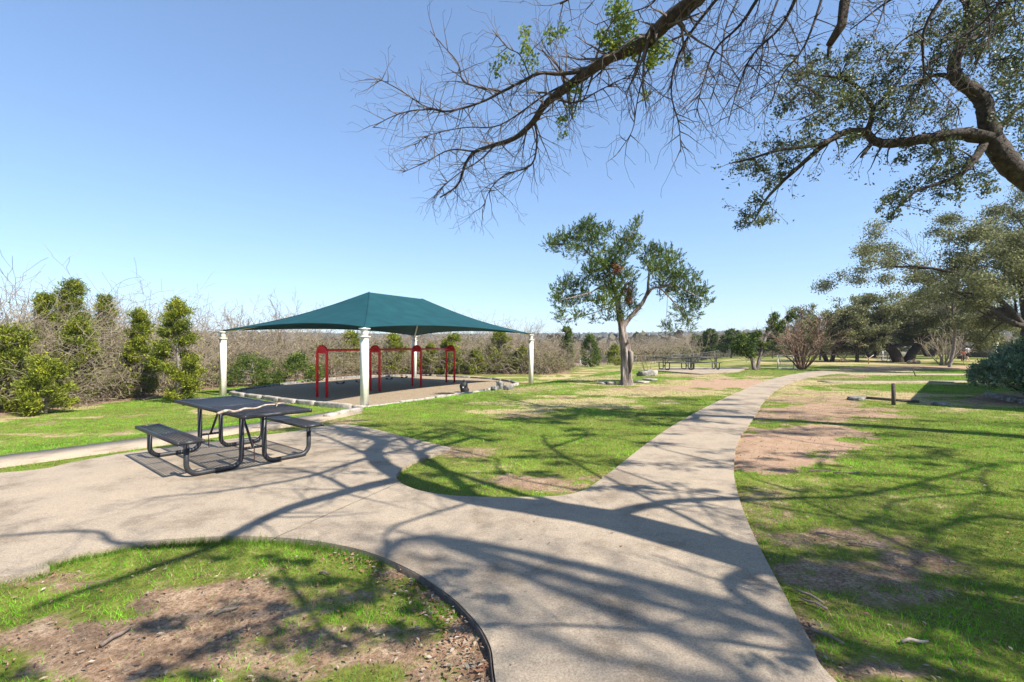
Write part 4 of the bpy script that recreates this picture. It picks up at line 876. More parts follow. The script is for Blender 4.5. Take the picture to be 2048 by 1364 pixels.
# --- generic generators
def cedar(lab, x, y, h, w, mat, seed, group=None, name='cedar_tree', base=0., dens=1., z=None, leaf=.15):
    g = np.random.default_rng(seed); rg = random.Random(seed); z = float(terrain(x, y)) if z is None else z
    t = thing(name, lab, 'tree', (x, y, z), group); b = MB()
    b.tube([(x, y, z-.1), (x+.1, y, z+h*.4), (x-.05, y, z+h*.92)], [.035*h*.5+.03, .07, .02], 7, .15); S = []
    A = []; Bd = []; n = int(38*dens*(h/4))
    for i in range(n):
        f = (i+.5)/n; zz = base+(1-base)*f; rad = w/2*(1-zz)**.65*g.uniform(.55, 1.1)*min(1, .55+zz*2); a = g.uniform(0, 6.283)
        c_ = np.array([x+rad*.75*math.cos(a), y+rad*.75*math.sin(a), z+h*zz*.95]); S.append([x, y, z+h*zz*.85, .02, *c_, .01])
        for q in cloud(g, c_, max(.2, w*.14), int(24*dens), .5):
            d = np.array([math.cos(a)*.6, math.sin(a)*.6, .55])+g.normal(size=3)*.3; d /= np.linalg.norm(d); k = 17; tt = g.random(k)[:, None]*.34
            A.append(q+d*tt+g.normal(size=(k, 3))*.05); Bd.append(np.tile(d, (k, 1)))
    b.segs(S, 4); b.obj('trunk', M['bark_grey'], t); bb = MB(); bb.leaves(np.concatenate(A), leaf, leaf*.32, np.concatenate(Bd), 1.2, seed); bb.obj('crown', mat, t); return t
def gz(px, D): x = (px-CX)/F*D; return x, D, float(terrain(x, D))
def hgt(py, D, z): return CAMZ+(HZ-py)/F*D-z
CED = [(140, 556, 24, 3.4, 'tall dark green cedar rising above the thicket at the far left', 'cedar_y'), (352, 597, 20.5, 2.7, 'pointed yellow green cedar left of the left canopy post', 'cedar_y'), (275, 618, 22, 2.2, 'slim cedar just left of the pointed yellow green one', 'cedar_y'),
       (92, 585, 22.5, 1.8, 'small dark cedar against the left flank of the tallest cedar', 'cedar_y'), (22, 655, 17.5, 2.6, 'bright yellow green cedar at the left edge of the photo', 'cedar_y'), (90, 718, 16.6, 2.0, 'low drooping yellow cedar at the lawn edge, far left', 'cedar_y'),
       (212, 588, 26, 1.8, 'narrow cedar deep in the thicket right of the tallest one', 'cedar_y'), (155, 640, 20, 2.6, 'broad olive cedar below the tallest cedar', 'cedar_y'), (60, 650, 21, 2., 'olive cedar between the left edge and the tallest cedar', 'cedar_y'),
       (700, 662, 42, 4, 'yellow green cedar behind the front canopy post', 'cedar_y'), (790, 668, 41, 4.2, 'yellow green cedar seen between the second and third swing arches', 'cedar_y'), (905, 668, 41, 4, 'yellow cedar right behind the last swing arch', 'cedar_y'), (1000, 662, 41.5, 4.5, 'tall olive cedar left of the right canopy post', 'cedar_y'), (1042, 695, 41, 3, 'short cedar touching the right canopy post', 'cedar_y'), (950, 700, 40.5, 3, 'low cedar between the last arch and the right post', 'cedar_y'), (650, 690, 40, 3, 'dark cedar behind the first swing arch', 'cedar'), (860, 690, 40.5, 3., 'low olive cedar behind the fourth arch', 'cedar_y'),
       (1133, 652, 48, 2.4, 'dark pointed cedar above the brush left of the goal', 'cedar'), (1180, 668, 60, 4.5, 'green cedar clump above the left goal', 'cedar'), (1230, 690, 66, 4, 'bushy green cedar behind the juniper trunk', 'cedar_y'),
       (590, 712, 31, 6, 'dark low evergreen behind the gravel, left of the arches', 'cedar'), (505, 715, 28, 5, 'dark low evergreen right of the left canopy post', 'cedar')]
for i, (px, py, D, w, lab, mt) in enumerate(CED):
    x, y, z = gz(px, D); cedar(lab, x, y, hgt(py, D, z), w*.8, M[mt], 300+i, 'cedars in the thicket', dens=1.25 if D < 30 else .9, leaf=.10 if D < 30 else .16, base=.02)

def bare_tree(lab, x, y, h, w, seed, mat='twig', rmin=.009, name='bare_tree', stems=1, lev=4, z=None, group=None, kids=4, rad=.09):
    rg = random.Random(seed); z = float(terrain(x, y)) if z is None else z; t = thing(name, lab, 'tree' if name != 'bare_shrub' else 'shrub', (x, y, z), group); S = []; tips = []
    for s in range(stems):
        a = rg.uniform(0, 6.283); tilt = rg.uniform(.15, .6)*min(1.2, w/h) if stems > 1 else .08
        grow(S, tips, (x+.12*math.cos(a)*(stems > 1), y+.12*math.sin(a)*(stems > 1), z-.1), nrm((math.cos(a)*tilt*1.3, math.sin(a)*tilt*1.3, 1)), h*(.62 if group else .78)*rg.uniform(.85, 1.1), rad if stems == 1 else rad*.5, lev, rg, .3, .12, .03, kids, .55, .75, rmin)
    thick = [s for s in S if s[3] > rad*.28]; thin = [s for s in S if s[3] <= rad*.28]
    b = MB(); b.segs(thick, 6); b.obj('trunk', M[mat if mat == 'myrtle' else 'bark_grey'], t); b = MB(); b.segs(thin, 3); b.obj('twigs', M[mat], t); return t
for i, (px, py, D, w, lab) in enumerate([(220, 548, 30, 5, 'leafless tree with fine crown above the thicket right of the tallest cedar'), (300, 568, 32, 5, 'leafless grey tree behind the pointed cedar'), (540, 540, 36, 6, 'wide leafless tree standing above the left slope of the canopy'), (30, 560, 28, 5, 'leafless tree at the left edge above the brush'), (400, 595, 34, 5, 'leafless grey tree above the left canopy post'), (470, 575, 40, 5, 'leafless tree just left of the wide one'),
     (1030, 622, 44, 3, 'thin leafless tree behind the right canopy post'), (1085, 630, 46, 4.5, 'leafless brown tree right of the right canopy post'), (1120, 655, 50, 4, 'low leafless tree behind the brush end'), (600, 570, 42, 5, 'leafless tree over the canopy slope, right of the wide one'), (100, 575, 33, 5, 'leafless tree behind the tallest cedar'), (170, 560, 36, 4, 'far leafless tree between the tallest cedar and its right neighbour'), (430, 612, 30, 5, 'low leafless tree touching the left canopy post'), (510, 600, 32, 5, 'low leafless tree below the wide leafless tree'), (350, 585, 38, 5, 'far leafless tree straight above the pointed cedar'), (255, 575, 27, 4, 'leafless tree above the slim cedar')]):
    x, y, z = gz(px, D); bare_tree(lab, x, y, hgt(py, D, z), w, 500+i, 'brush', .010, lev=4, kids=5.2, group='leafless trees above the thicket', rad=.14, stems=3)

# --- thicket (uncountable)
protos = []
for s in range(7):
    rg = random.Random(900+s); S = []; tips = []
    for k in range(9):
        a = rg.uniform(0, 6.283); tl = rg.uniform(.2, 1.3)
        grow(S, tips, (rg.uniform(-.3, .3), rg.uniform(-.3, .3), 0), nrm((math.cos(a)*tl, math.sin(a)*tl, 1)), rg.uniform(1.6, 2.6), .028, 2, rg, .24, .2, -.03, 6, .62, 1.1, .006)
    protos.append(np.array(S))
print('proto', [len(p) for p in protos])
def scatter_thicket(name, pts, lab, sc=(1, 1.6), leafn=60, leafs=.09, thin=1.):
    g = np.random.default_rng(len(pts)); b = MB(); Lf = []
    for (x, y, k) in pts:
        P = protos[g.integers(0, 7)].copy(); s = g.uniform(*sc)*k; a = g.uniform(0, 6.283); ca, sa = math.cos(a), math.sin(a); z = float(terrain(x, y))
        if thin < 1: P = P[g.random(len(P)) < thin]
        for o in (0, 4):
            X_ = P[:, o]*ca-P[:, o+1]*sa; Y_ = P[:, o]*sa+P[:, o+1]*ca; P[:, o] = x+X_*s; P[:, o+1] = y+Y_*s; P[:, o+2] = z+P[:, o+2]*s*1.05; P[:, o+3] *= s**.5
        b.segs(P, 3); 
        Lf.append(cloud(g, (x, y, z+.9*s), 1.35*s, leafn, .75))
    o = b.obj(name, M['brush']); tag(o, lab, 'thicket', kind='stuff')
    L_ = np.concatenate(Lf); L_ = L_[L_[:, 2] > -1.0]; c_ = MB(); c_.leaves(L_, leafs, leafs*.5, seed=5); c_.obj('undergrowth_leaves', M['under'], o)
g = np.random.default_rng(3); pts = []
line = [np.array(p, float) for p in THICK[:12]]
inw = []
for a, c_ in zip(line[1:-1], line[2:]):
    d = c_-a; L_ = np.linalg.norm(d); nn = np.array([-d[1], d[0]])/L_
    for row, (off, k) in enumerate([(1.3, .75), (2.8, 1.0), (4.6, 1.25), (7, 1.45), (10, 1.5)]):
        for t in np.arange(0, L_, 1.55+row*.35):
            q = a+d/L_*(t+g.uniform(-.4, .4))+nn*(off+g.uniform(-.5, .5))
            kk = k*(1.17 if (q[0] < -10 and q[1] > 21) else .93)*g.uniform(.85, 1.08)
            if abs(q[0]) < q[1]*1.35+3: pts.append((q[0], q[1], kk))
print('thicket', len(pts))
scatter_thicket('thicket', pts, 'tangled grey brown leafless brush filling the edge of the lawn', (1.05, 1.45), 420, .13)
# far brush behind the fence
pts = []
for px in np.arange(1150, 2090, 8):
    for D, k in ((88, .85), (93, 1.0), (99, 1.1), (106, 1.2)):
        D_ = D+g.uniform(-3, 3); pts.append(((px-CX)/F*D_+g.uniform(-.6, .6), D_, k*g.uniform(.8, 1.15)))
scatter_thicket('far_thicket', pts, 'hazy brown leafless wood beyond the far fence', (1.3, 1.7), 150, .3, 1.)
# far woods on the hills
def hills():
    g = np.random.default_rng(17); n = 16000; a = g.uniform(-1.0, 1.0, n); D = (130**1.1+g.random(n)*(1500**1.1-130**1.1))**(1/1.1)
    x = D*np.tan(a*.85); y = D; z = terrain(x, y); C_ = []
    sz = 2.2+g.random(n)*2.2
    V = []
    k = 9; base = np.stack([x, y, z+sz*.6], 1); v = g.normal(size=(n, k, 3)); v /= np.linalg.norm(v, axis=2, keepdims=True); v[:, :, 2] = abs(v[:, :, 2])*.9
    C_ = (base[:, None]+v*sz[:, None, None]*.8).reshape(-1, 3); b = MB(); b.leaves(C_, 3.2, 2.2, seed=8)
    tag(b.obj('far_wood', M['hillwood']), 'distant wooded hills along the horizon', 'wood', kind='stuff')
hills()

# --- other trees on the right
def oak(lab, x, y, h, w, seed, stems, leaf=.11, n=9000, mat='oak_far', group=None, r0=.3, z=None, low=.35, rmin=.02, lean=0):
    rg = random.Random(seed); g = np.random.default_rng(seed); z = float(terrain(x, y)) if z is None else z; t = thing('oak_tree', lab, 'tree', (x, y, z), group); S = []; tips = []; b = MB()
    for s in range(stems):
        a = 6.283*s/stems+rg.uniform(-.25, .25)+lean; tl = .8 if stems > 1 else .15; bx, by = x+.25*r0/.3*math.cos(a)*(stems > 1), y+.25*r0/.3*math.sin(a)*(stems > 1)
        H = h*low; P = [(bx, by, z-.15), (bx+tl*H*.3*math.cos(a), by+tl*H*.3*math.sin(a), z+H*.5), (bx+tl*H*math.cos(a), by+tl*H*math.sin(a), z+H)]
        C_ = catmull(P, 4); rr_ = r0/(stems**.4); b.tube([tuple(p) for p in C_], [rr_*(1.15-.4*i/8) for i in range(len(C_))], 9, .15)
        m = 8 if stems > 1 else 13
        for k in range(m):
            aa = a+rg.uniform(-1.7, 1.7) if stems > 1 else 6.283*k/m+rg.uniform(-.3, .3); el = rg.uniform(.05, 1.35) if k % 3 else 1.35
            LL = math.hypot(w*.45*math.cos(el), h*.62*math.sin(el))*rg.uniform(.75, 1.05)
            grow(S, tips, tuple(C_[-1-(k % 3)]), nrm((math.cos(aa)*math.cos(el), math.sin(aa)*math.cos(el), math.sin(el))), LL, rr_*.42, 4, rg, LL/9, .17, -.012, 4.2, .5, .95, rmin)
    b.segs(S, 5); b.obj('trunk', M['bark_dark'], t, True)
    T_ = np.array([p for p, d in tips]); T_ = T_[(T_[:, 2]-z < h*1.05) & (T_[:, 2]-z > h*.18)]
    i = g.integers(0, len(T_), n//16); q = T_[i]; q = np.repeat(q, 16, 0)+g.normal(size=(len(i)*16, 3))*(.16+w*.008)*np.array([1, 1, .6]); b = MB(); b.leaves(q, leaf, leaf*.55, seed=seed); b.obj('crown', M[mat], t); return t
OK = [(1660, 722, 52, 605, 8, 3, .3, 'multi-stemmed oak right behind the brown vase-shaped shrub', 12000), (1714, 722, 50, 620, 6.5, 1, .16, 'slender slanting oak between the multi-stemmed oak and the massive oak', 9000), (1808, 721, 50, 590, 18, 2, .62, 'massive spreading oak with two dark trunks behind the right lawn', 42000),
      (2052, 735, 30, 395, 21, 1, .5, 'tall oak with a thick trunk rising behind the clipped bush', 80000), (1925, 712, 62, 590, 16, 2, .4, 'spreading oak behind the two people', 26000), (1745, 712, 70, 640, 12, 3, .35, 'low oak far behind, left of the grey shed', 14000), (1860, 712, 75, 590, 19, 3, .4, 'far oak filling the gap behind the massive oak', 20000), (1600, 712, 80, 650, 12, 3, .3, 'dark far oak behind the brown shrub', 12000)]
for i, (px, py, D, ty, w, st, r0, lab, n) in enumerate(OK):
    x = (px-CX)/F*D; z = CAMZ-(py-HZ)/F*D; z = float(terrain(x, D)); oak(lab, x, D, hgt(ty, D, z), w, 700+i, st, .12 if D < 35 else .17, int(n*1.7), r0=r0, rmin=.012 if D < 35 else .03, low=.3, lean=0 if w == 18 else .5)
# dark junipers beyond the far tables
for i, (px, D, ty, w, lab) in enumerate([(1462, 75, 662, 6, 'dark rounded evergreen right of the far tables'), (1420, 82, 660, 5, 'dark evergreen with a bent top behind the far tables'), (1545, 70, 655, 4, 'dark evergreen behind the pale leaning trunk'), (1500, 85, 668, 6, 'far evergreen between the two leaning trunks and the tables'), (1395, 95, 672, 4, 'small far evergreen above the right far table')]):
    x, y, z = gz(px, D); cedar(lab, x, y, hgt(ty, D, z), w, M['cedar'], 800+i, 'far evergreens past the picnic pad', dens=1., leaf=.4, base=.25)
# leaning V-trunk juniper
vx, vy = at(1512, 740); t = thing('juniper_tree', 'small V-shaped juniper with one pale leaning trunk beside the walkway', 'tree', (vx, vy, 0)); b = MB(); S = []; tips = []; rg = random.Random(31)
for L, r0, r1 in [([(1510, 742, 0), (1505, 722, 0), (1496, 705, 0), (1480, 692, 0)], .16, .06), ([(1514, 742, 0), (1518, 722, 0), (1523, 700, 0), (1532, 675, 0), (1548, 655, 0), (1570, 635, 0), (1582, 622, 0)], .13, .03), ([(1496, 705, 0), (1487, 685, 0), (1484, 672, 0)], .05, .02), ([(1535, 672, 0), (1520, 665, .3), (1512, 655, .4)], .04, .015), ([(1548, 655, 0), (1545, 640, -.3), (1542, 630, -.4)], .03, .01)]:
    limb(b, S, tips, [pp(a, c_, vy+d_) for a, c_, d_ in L], r0, r1, rg, 4, .7, 1, 8, .3, 0, rmin=.008)
b.segs(S, 3); b.obj('trunk', M['cedar_bark'], t, True); g = np.random.default_rng(2); A = []
for a, c_, r_ in [(1550, 632, 9), (1545, 645, 10), (1582, 628, 8), (1578, 638, 8), (1590, 632, 6), (1560, 655, 10), (1485, 675, 10), (1478, 690, 14), (1495, 690, 14), (1500, 705, 12), (1485, 700, 12), (1515, 668, 9), (1508, 675, 9), (1525, 690, 8), (1565, 645, 7), (1470, 702, 8)]:
    ctr = pp(a, c_, vy); A.append(cloud(g, ctr, r_/F*vy*1.1, int(r_*r_*3.2)))
bb = MB(); bb.leaves(np.concatenate(A), .16, .07, (0, 0, 1), .5, 9); bb.obj('crown', M['cedar'], t)
# vase shrubs
x, y = at(1603, 738); bare_tree('large vase-shaped brown leafless shrub beside the walkway end', x, y, 4.0, 5.4, 61, 'myrtle', .011, 'bare_shrub', 20, 3, z=0, kids=4.6, rad=.11)
x = (1886-CX)/F*42; bare_tree('pale stemmed vase-shaped shrub between the massive oak and the people', x, 42, 3.1, 4.2, 62, 'brush', .012, 'bare_shrub', 13, 3, kids=4, rad=.12)
x, y, z = att(1297, 750); bare_tree('tiny leafless sapling beside the picnic pad', x, y, 1.6, 1, 63, 'myrtle', .007, 'bare_shrub', 5, 2, kids=3, rad=.03)
x, y, z = gz(1395, 60); bare_tree('leafless tree rising behind the far picnic tables', x, y, 4.5, 4, 64, 'brush', .014, 'bare_tree', 3, 3, kids=4.5, rad=.12)
x, y, z = gz(1640, 58); bare_tree('thin leafless tree above the brown vase-shaped shrub', x, y, 6.5, 4, 65, 'twig', .014, 'bare_tree', 1, 4, kids=4.5, rad=.12)
x, y, z = gz(1900, 26); bare_tree('wispy treetop in front of the tall oak at the right', (1900-CX)/F*38, 38, 12.0, 4, 66, 'twig', .012, 'bare_tree', 1, 4, kids=5, rad=.14)

# --- clipped bush at right
g = np.random.default_rng(12); bt = thing('bush', 'dense blue green rounded bush in the stone bordered bed at the right edge', 'bush', (13.6, 13.6, 0)); A = []; A2 = []; AB = []
for cx_, cy_, cz_, r_ in [(13.4, 13.4, .55, .85), (13.9, 13.0, .6, .9), (14.6, 12.9, .65, 1.), (13.3, 13.9, .5, .8), (14.3, 14.1, .8, .95), (15.2, 13.4, .8, 1.0), (14.0, 13.6, 1.0, .6), (14.9, 13.6, 1.1, .6), (15.9, 13.2, .8, 1.0)]:
    for k in range(int(400*r_)):
        u_ = g.normal(size=3); u_[2] = abs(u_[2])*1.0-.25; u_ /= np.linalg.norm(u_); tipc = np.array((cx_+.85, cy_-.1, cz_+.12))+u_*r_*g.uniform(.72, 1.08)*(1, 1, .85)
        if tipc[2] < .04: tipc[2] = g.uniform(.03, .5)
        A.append(tipc-u_*np.abs(g.normal(size=(20, 1)))*.07+g.normal(size=(20, 3))*.045); AB.append(np.tile(u_*.8+np.array([0, 0, .5]), (20, 1)))
    A2.append(cloud(g, (cx_+.85, cy_, cz_+.3+r_*.6), .4*r_, 110))
b = MB(); b.leaves(np.concatenate(A), .10, .03, seed=3, bias=np.concatenate(AB), bs=1.1); b.obj('foliage', M['bush'], bt); b = MB(); b.leaves(np.concatenate(A2[4:]), .1, .04, seed=4, bias=(0, 0, 1), bs=.6); b.obj('foliage', M['bush_y'], bt)
b = MB(); S = []
for k in range(30):
    a = g.uniform(0, 6.28); S.append([14.9+g.uniform(-.3, .3), 13.4, 0, .02, 14.9+.9*math.cos(a), 13.4+.6*math.sin(a), g.uniform(.3, 1.2), .008])
b.segs(S, 4); b.obj('stems', M['bark_dark'], bt)

# --- far fence
fz = lambda x, y: float(terrain(x, y))
ft = thing('chain_link_fence', 'grey chain link fence running along the far side of the field', 'fence', (22, 80, fz(22, 80))); b = MB(); S = []; P0 = np.array([11., 70.]); P1 = np.array([46., 84.]); n = 22; top_ = []
for i in range(n+1):
    q = P0+(P1-P0)*i/n; z = fz(*q); top_.append((q[0], q[1], z+1.3)); bb = MB(); bb.tube([(q[0], q[1], z-.1), (q[0], q[1], z+1.35)], .035, 6); bb.obj('fence_post', M['grey_stone'], ft)
b.tube(top_, .025, 5); b.obj('top_rail', M['grey_stone'], ft); S = []
for i in range(n):
    q0 = P0+(P1-P0)*i/n; q1 = P0+(P1-P0)*(i+1)/n; z = fz(*q0)
    for k in range(14):
        f = k/14; f2 = (k+7)/14; a = q0+(q1-q0)*f; c_ = q0+(q1-q0)*min(1, f2); S.append([a[0], a[1], z, .009, c_[0], c_[1], z+1.3*min(1, (1-f)/.5), .009]); S.append([a[0], a[1], z+1.3, .009, c_[0], c_[1], z+1.3-1.3*min(1, (1-f)/.5), .009])
b = MB(); b.segs(S, 3); b.obj('mesh_panel', M['grey_stone'], ft)

# --- buildings
def house(name, lab, x, y, w, dp, h, rh, rz, wallm, roofm, z=None, ov=.5):
    z = fz(x, y) if z is None else z; t = thing(name, lab, 'building', (x, y, z)); ca, sa = math.cos(rz), math.sin(rz)
    def Pt(a, q, c_): return (x+a*ca-q*sa, y+a*sa+q*ca, z+c_)
    b = MB(); b.box((x, y, z+h/2-.1), (w, dp, h+.2), rz); V = [Pt(-w/2, -dp/2, h), Pt(-w/2, dp/2, h), Pt(-w/2, 0, h+rh*.97), Pt(w/2, -dp/2, h), Pt(w/2, dp/2, h), Pt(w/2, 0, h+rh*.97)]; b.add(V, None, [(0, 2, 1), (3, 4, 5)]); wl = b.obj('wall', wallm, t)
    b = MB(); W2, D2 = w/2+ov, dp/2+ov; dz = -rh*ov/(dp/2)
    for s in (-1, 1):
        V = [Pt(-W2, s*D2, h+dz), Pt(W2, s*D2, h+dz), Pt(W2, 0, h+rh), Pt(-W2, 0, h+rh)]; V += [(p[0], p[1], p[2]+.15) for p in V]
        b.add(V, [(3, 2, 1, 0), (4, 5, 6, 7), (0, 1, 5, 4), (2, 3, 7, 6), (1, 2, 6, 5), (3, 0, 4, 7)])
    b.obj('roof', roofm, t)
    for k in (-1, 1):
        for s in (-1, 1):
            b = MB(); c_ = Pt(k*w*.28, s*(dp/2+.01), h*.55); b.box(c_, (w*.12, .06, h*.35), rz); b.obj('window', M['glass'], t)
    for s in (-1, 1):
        b = MB(); c_ = Pt(0, s*(dp/2+.02), 1.0); b.box(c_, (.95, .08, 2.0), rz); b.obj('door', M['dark_wood'], t)
    return t
house('shed', 'grey roofed shed behind the massive oak', (1752-CX)/F*88, 88, 8, 5, 1.6, 1.4, .15, M['walltan'], M['roofgrey'])
house('shelter', 'dark low shelter roof behind the two people', (1968-CX)/F*72, 72, 6, 5, 1.3, 1.3, .9, M['dark_wood'], M['roofgrey'])
# park building off to the right: casts the straight-edged shadow on the lawn
A_ = np.array([13.35, 11.0]); B_ = np.array([20.95, 19.05]); d_ = (B_-A_)/np.linalg.norm(B_-A_); nn = np.array([d_[1], -d_[0]]); L_ = np.linalg.norm(B_-A_); ctr = (A_+B_)/2+nn*4.5
t = thing('park_building', 'tan park building just outside the right edge, its shadow crossing the lawn', 'building', (ctr[0], ctr[1], 0)); b = MB(); rz = math.atan2(d_[1], d_[0]); b.box((ctr[0]+nn[0]*.3, ctr[1]+nn[1]*.3, 1.6), (L_-1.0, 8.2, 3.4), rz); b.obj('wall', M['walltan'], t)
b = MB(); b.box((ctr[0], ctr[1], 3.42), (L_, 9, .2), rz); b.box((ctr[0]+nn[0]*1.5, ctr[1]+nn[1]*1.5, 4.0), (L_*.97, 5.8, .95), rz, .35); b.obj('roof', M['roofgrey'], t)

# --- things under the far oaks
for i, (px, D, l, lab) in enumerate([(1822, 46, .5, 'cut log at the foot of the massive oak, left of the other'), (1834, 46, .7, 'cut log at the foot of the massive oak, right of the other'), (1690, 50, 1.2, 'long fallen log on the grass beside the slender slanting oak')]):
    x, y, z = gz(px, D); b = MB(); b.tube([(x-l/2, y, z+.16), (x+l/2, y+.2, z+.16)], .17 if i < 2 else .1, 10, .08); tag(b.obj('log', M['log']), lab, 'log')
x, y, z = gz(1737, 46); b = MB(); b.tube([(x, y, z), (x, y, z+.5), (x+.5, y, z+.85)], [.06, .05, .03], 7); b.tube([(x, y, z+.45), (x-.3, y, z+.8)], [.04, .02], 6); tag(b.obj('stump', M['log']), 'pale forked stump on the far grass between two oaks', 'stump')
t = copy_tree(table); x, y, z = gz(1785, 54); t.location = (x, y, z); t.rotation_euler = (0, 0, .3); t['label'] = 'dark picnic table beside the goal under the massive oak'

# --- people
def person(lab, x, y, H, top_m, leg_m, shorts, seed, ph):
    z = fz(x, y); t = thing('person', lab, 'person', (x, y, z)); s = H/1.75
    me = bpy.data.meshes.new('body')
    J_ = {'pel': (0, 0, .95), 'sp': (0, 0, 1.15), 'ch': (0, 0, 1.35), 'nk': (0, 0, 1.5), 'hd': (0, -.01, 1.6), 'ht': (0, 0, 1.72), 'hl': (-.09, 0, .9), 'kl': (-.1, -.08*ph, .5), 'al': (-.1, .1*ph, .08), 'tl': (-.1, .1*ph-.14, .03), 'hr': (.09, 0, .9), 'kr': (.1, .1*ph, .5), 'ar': (.11, -.08*ph, .08), 'tr': (.11, -.08*ph-.14, .03),
          'sl': (-.18, 0, 1.42), 'el': (-.25, .02, 1.15), 'wl': (-.24, -.12, .95), 'ml': (-.24, -.17, .87), 'sr': (.18, 0, 1.42), 'er': (.26, -.04, 1.16), 'wr': (.2, -.22, 1.1), 'mr': (.16, -.28, 1.1)}
    K = list(J_); Ed = [('pel', 'sp'), ('sp', 'ch'), ('ch', 'nk'), ('nk', 'hd'), ('hd', 'ht'), ('pel', 'hl'), ('hl', 'kl'), ('kl', 'al'), ('al', 'tl'), ('pel', 'hr'), ('hr', 'kr'), ('kr', 'ar'), ('ar', 'tr'), ('ch', 'sl'), ('sl', 'el'), ('el', 'wl'), ('wl', 'ml'), ('ch', 'sr'), ('sr', 'er'), ('er', 'wr'), ('wr', 'mr')]
    rad = dict(pel=.13, sp=.12, ch=.14, nk=.055, hd=.095, ht=.07, hl=.09, kl=.06, al=.04, tl=.035, hr=.09, kr=.06, ar=.04, tr=.035, sl=.06, el=.042, wl=.03, ml=.035, sr=.06, er=.042, wr=.03, mr=.035)
    me.from_pydata([tuple(q*s for q in J_[k]) for k in K], [(K.index(a), K.index(c_)) for a, c_ in Ed], []); o = bpy.data.objects.new('body', me); COL.objects.link(o); o.parent = t
    m = o.modifiers.new('skin', 'SKIN'); me.skin_vertices.new() if not me.skin_vertices else None
    for i, k in enumerate(K): me.skin_vertices[0].data[i].radius = (rad[k]*s, rad[k]*s*(.75 if k in ('pel', 'sp', 'ch') else 1))
    me.skin_vertices[0].data[0].use_root = True; o.modifiers.new('sub', 'SUBSURF').levels = 2; o.modifiers['sub'].render_levels = 2; me.materials.append(M['skin'])
    def cloth(name, chains, mat):
        b = MB()
        for ch in chains:
            b.tube([(x+J_[k][0]*s*e, y+J_[k][1]*s, z+J_[k][2]*s+dz*s) for k, e, dz, r in ch], [r*s for k, e, dz, r in ch], 12, 0)
        b.obj(name, mat, t, True)
    cloth('shirt', [[('pel', 1, -.02, .155), ('sp', 1, 0, .15), ('ch', 1, 0, .175), ('nk', 1, -.03, .08)], [('sl', .7, 0, .085), ('sl', 1.05, -.02, .08), ('el', 1, .03, .06)], [('sr', .7, 0, .085), ('sr', 1.05, -.02, .08), ('er', 1, .03, .06)]], top_m)
    e = 'k' if shorts else 'a'; cloth('shorts' if shorts else 'trousers', [[('pel', 1, .05, .15), ('pel', 1, -.06, .17)], [('hl', 1, .05, .11), (e+'l', 1, .08 if shorts else .02, .085 if shorts else .06)], [('hr', 1, .05, .11), (e+'r', 1, .08 if shorts else .02, .085 if shorts else .06)]], leg_m)
    b = MB(); rock(b, (x, y+.02*s, z+1.67*s), (.23*s, .25*s, .22*s), 0, random.Random(3), .12); b.obj('hair', M['hair'], t, True)
    return t
D = 53; person('adult in a light top and black shorts standing under the far oaks', (1935-CX)/F*D, D, 1.72, M['greycloth'], M['blackcloth'], True, 1, 1)
person('child in a red top and black trousers beside the adult', (1917-CX)/F*D, D-.5, 1.3, M['redcloth'], M['blackcloth'], False, 2, .7)

# --- loose sticks on the ground
for i, (a, c_, l, an, lab) in enumerate([(232, 1290, .16, 1.35, 'thick short dead stick on bare soil at the lower left'), (650, 1160, .09, -.2, 'small twig in the grass of the rounded island'), (1614, 1195, .2, 2.0, 'dead twig beside the right edge of the walkway'), (1625, 1212, .16, 2.2, 'second dead twig just below the other beside the walkway edge'), (1645, 1275, .2, 2.2, 'dark dead twig at the lower right by the walkway edge'), (1830, 1290, .14, 0, 'pale straight stick on the lower right lawn'),
        (1695, 948, .35, 0, 'dark bark piece at the edge of the bare pink soil'), (1640, 944, .3, .1, 'dark twig on the pink soil left of the bark piece'), (1660, 1075, .2, -.6, 'short twig on the dirt in the right lawn'), (1730, 1095, .22, -.3, 'bark chip on the dirt in the right lawn'), (455, 1235, .13, .7, 'grey twig in the middle of the left soil patch'), (1523, 848, .45, 0, 'thin twig at the top of the pink soil')]):
    x, y = at(a, c_, -.04 if a < 990 else 0); z = float(island_z(np.array([x]), np.array([y]))[0])+.018; b = MB(); r_ = .009 if i else .012; dx, dy = math.cos(an)*l/2, math.sin(an)*l/2
    b.tube([(x-dx, y-dy, z), (x-dx*.3, y-dy*.3+.01, z+.008), (x+dx*.4, y+dy*.4-.006, z+.003), (x+dx, y+dy, z+.004)], [r_, r_*.9, r_*.8, r_*.5], 7, .2); tag(b.obj('stick', M['stickd' if i not in (5,) else 'stick'], smooth=True), lab, 'stick')

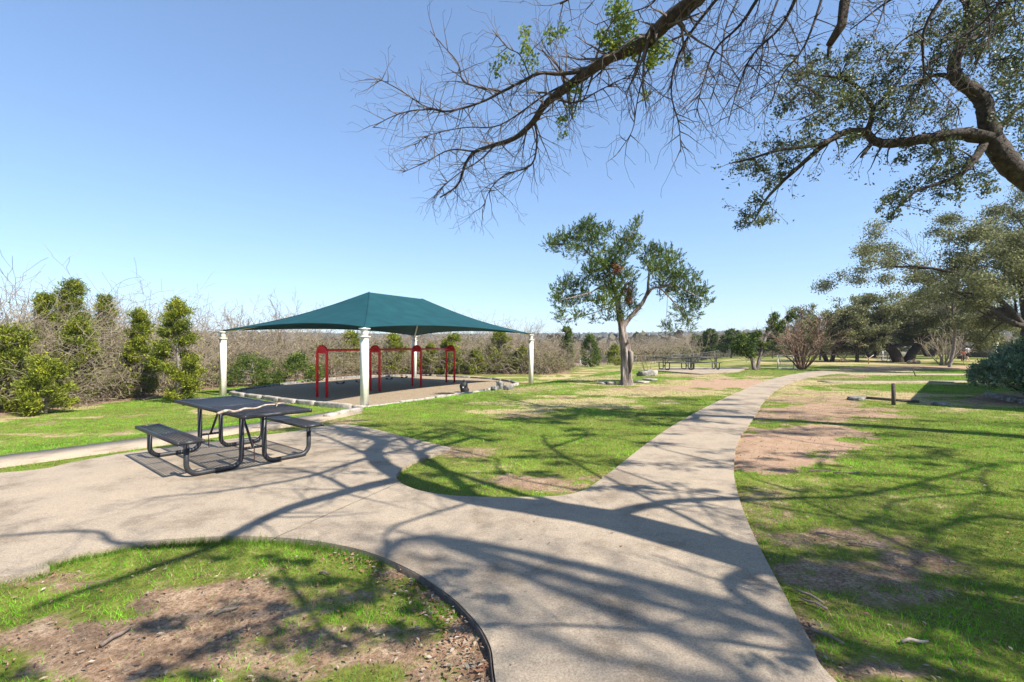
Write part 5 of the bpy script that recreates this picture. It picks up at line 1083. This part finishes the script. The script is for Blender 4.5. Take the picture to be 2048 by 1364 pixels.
# --- haze
hz = MB(); hz.box((0, 700, 45), (3400, 2900, 120)); m_, nt_, N_, L_ = newmat('haze_air'); v_ = N_.new('ShaderNodeVolumePrincipled'); v_.inputs['Color'].default_value = (.8, .88, 1, 1); v_.inputs['Density'].default_value = .00026; o_ = N_.new('ShaderNodeOutputMaterial'); L_.new(v_.outputs[0], o_.inputs['Volume'])
tag(hz.obj('haze', m_), 'thin pale air haze over the whole park', kind='stuff')
# ------------------------------------------------------------------ camera, light, world
sc = bpy.context.scene
cam = bpy.data.cameras.new('camera'); co = bpy.data.objects.new('camera', cam); COL.objects.link(co); co.location = (0, 0, CAMZ); co.rotation_euler = (math.radians(90), 0, 0)
cam.sensor_width = 36; cam.lens = 36*F/2048; cam.shift_y = 8/2048; cam.clip_end = 8000; cam.clip_start = .05; sc.camera = co
sun = bpy.data.lights.new('sun', 'SUN'); sun.energy = 5.0; sun.angle = math.radians(.53); sun.color = (1, .95, .87); so = bpy.data.objects.new('sun', sun); COL.objects.link(so)
so.rotation_euler = SUN.to_track_quat('Z', 'Y').to_euler()
w = bpy.data.worlds.new('World'); sc.world = w; w.use_nodes = True; N = w.node_tree.nodes; L = w.node_tree.links
for n_ in list(N): N.remove(n_)
sky = N.new('ShaderNodeTexSky'); sky.sky_type = 'NISHITA'; sky.sun_disc = False; sky.sun_elevation = math.asin(SUN.z); sky.sun_rotation = math.atan2(SUN.x, SUN.y)
sky.air_density = 1.0; sky.dust_density = .15; sky.ozone_density = 3.0; sky.altitude = 200
bg = N.new('ShaderNodeBackground'); bg.inputs[1].default_value = .122; gm = N.new('ShaderNodeGamma'); gm.inputs[1].default_value = .70; L.new(sky.outputs[0], gm.inputs[0])
tn = N.new('ShaderNodeMix'); tn.data_type = 'RGBA'; tn.blend_type = 'MULTIPLY'; tn.inputs[0].default_value = 1; tn.inputs[7].default_value = (.87, 1.06, 1.30, 1); L.new(gm.outputs[0], tn.inputs[6]); L.new(tn.outputs[2], bg.inputs[0]); o_ = N.new('ShaderNodeOutputWorld'); L.new(bg.outputs[0], o_.inputs[0])
sc.view_settings.view_transform = 'Standard'; sc.view_settings.look = 'None'; sc.view_settings.exposure = 1.15; sc.view_settings.gamma = 1
sc.cycles.max_bounces = 6; sc.cycles.transparent_max_bounces = 6
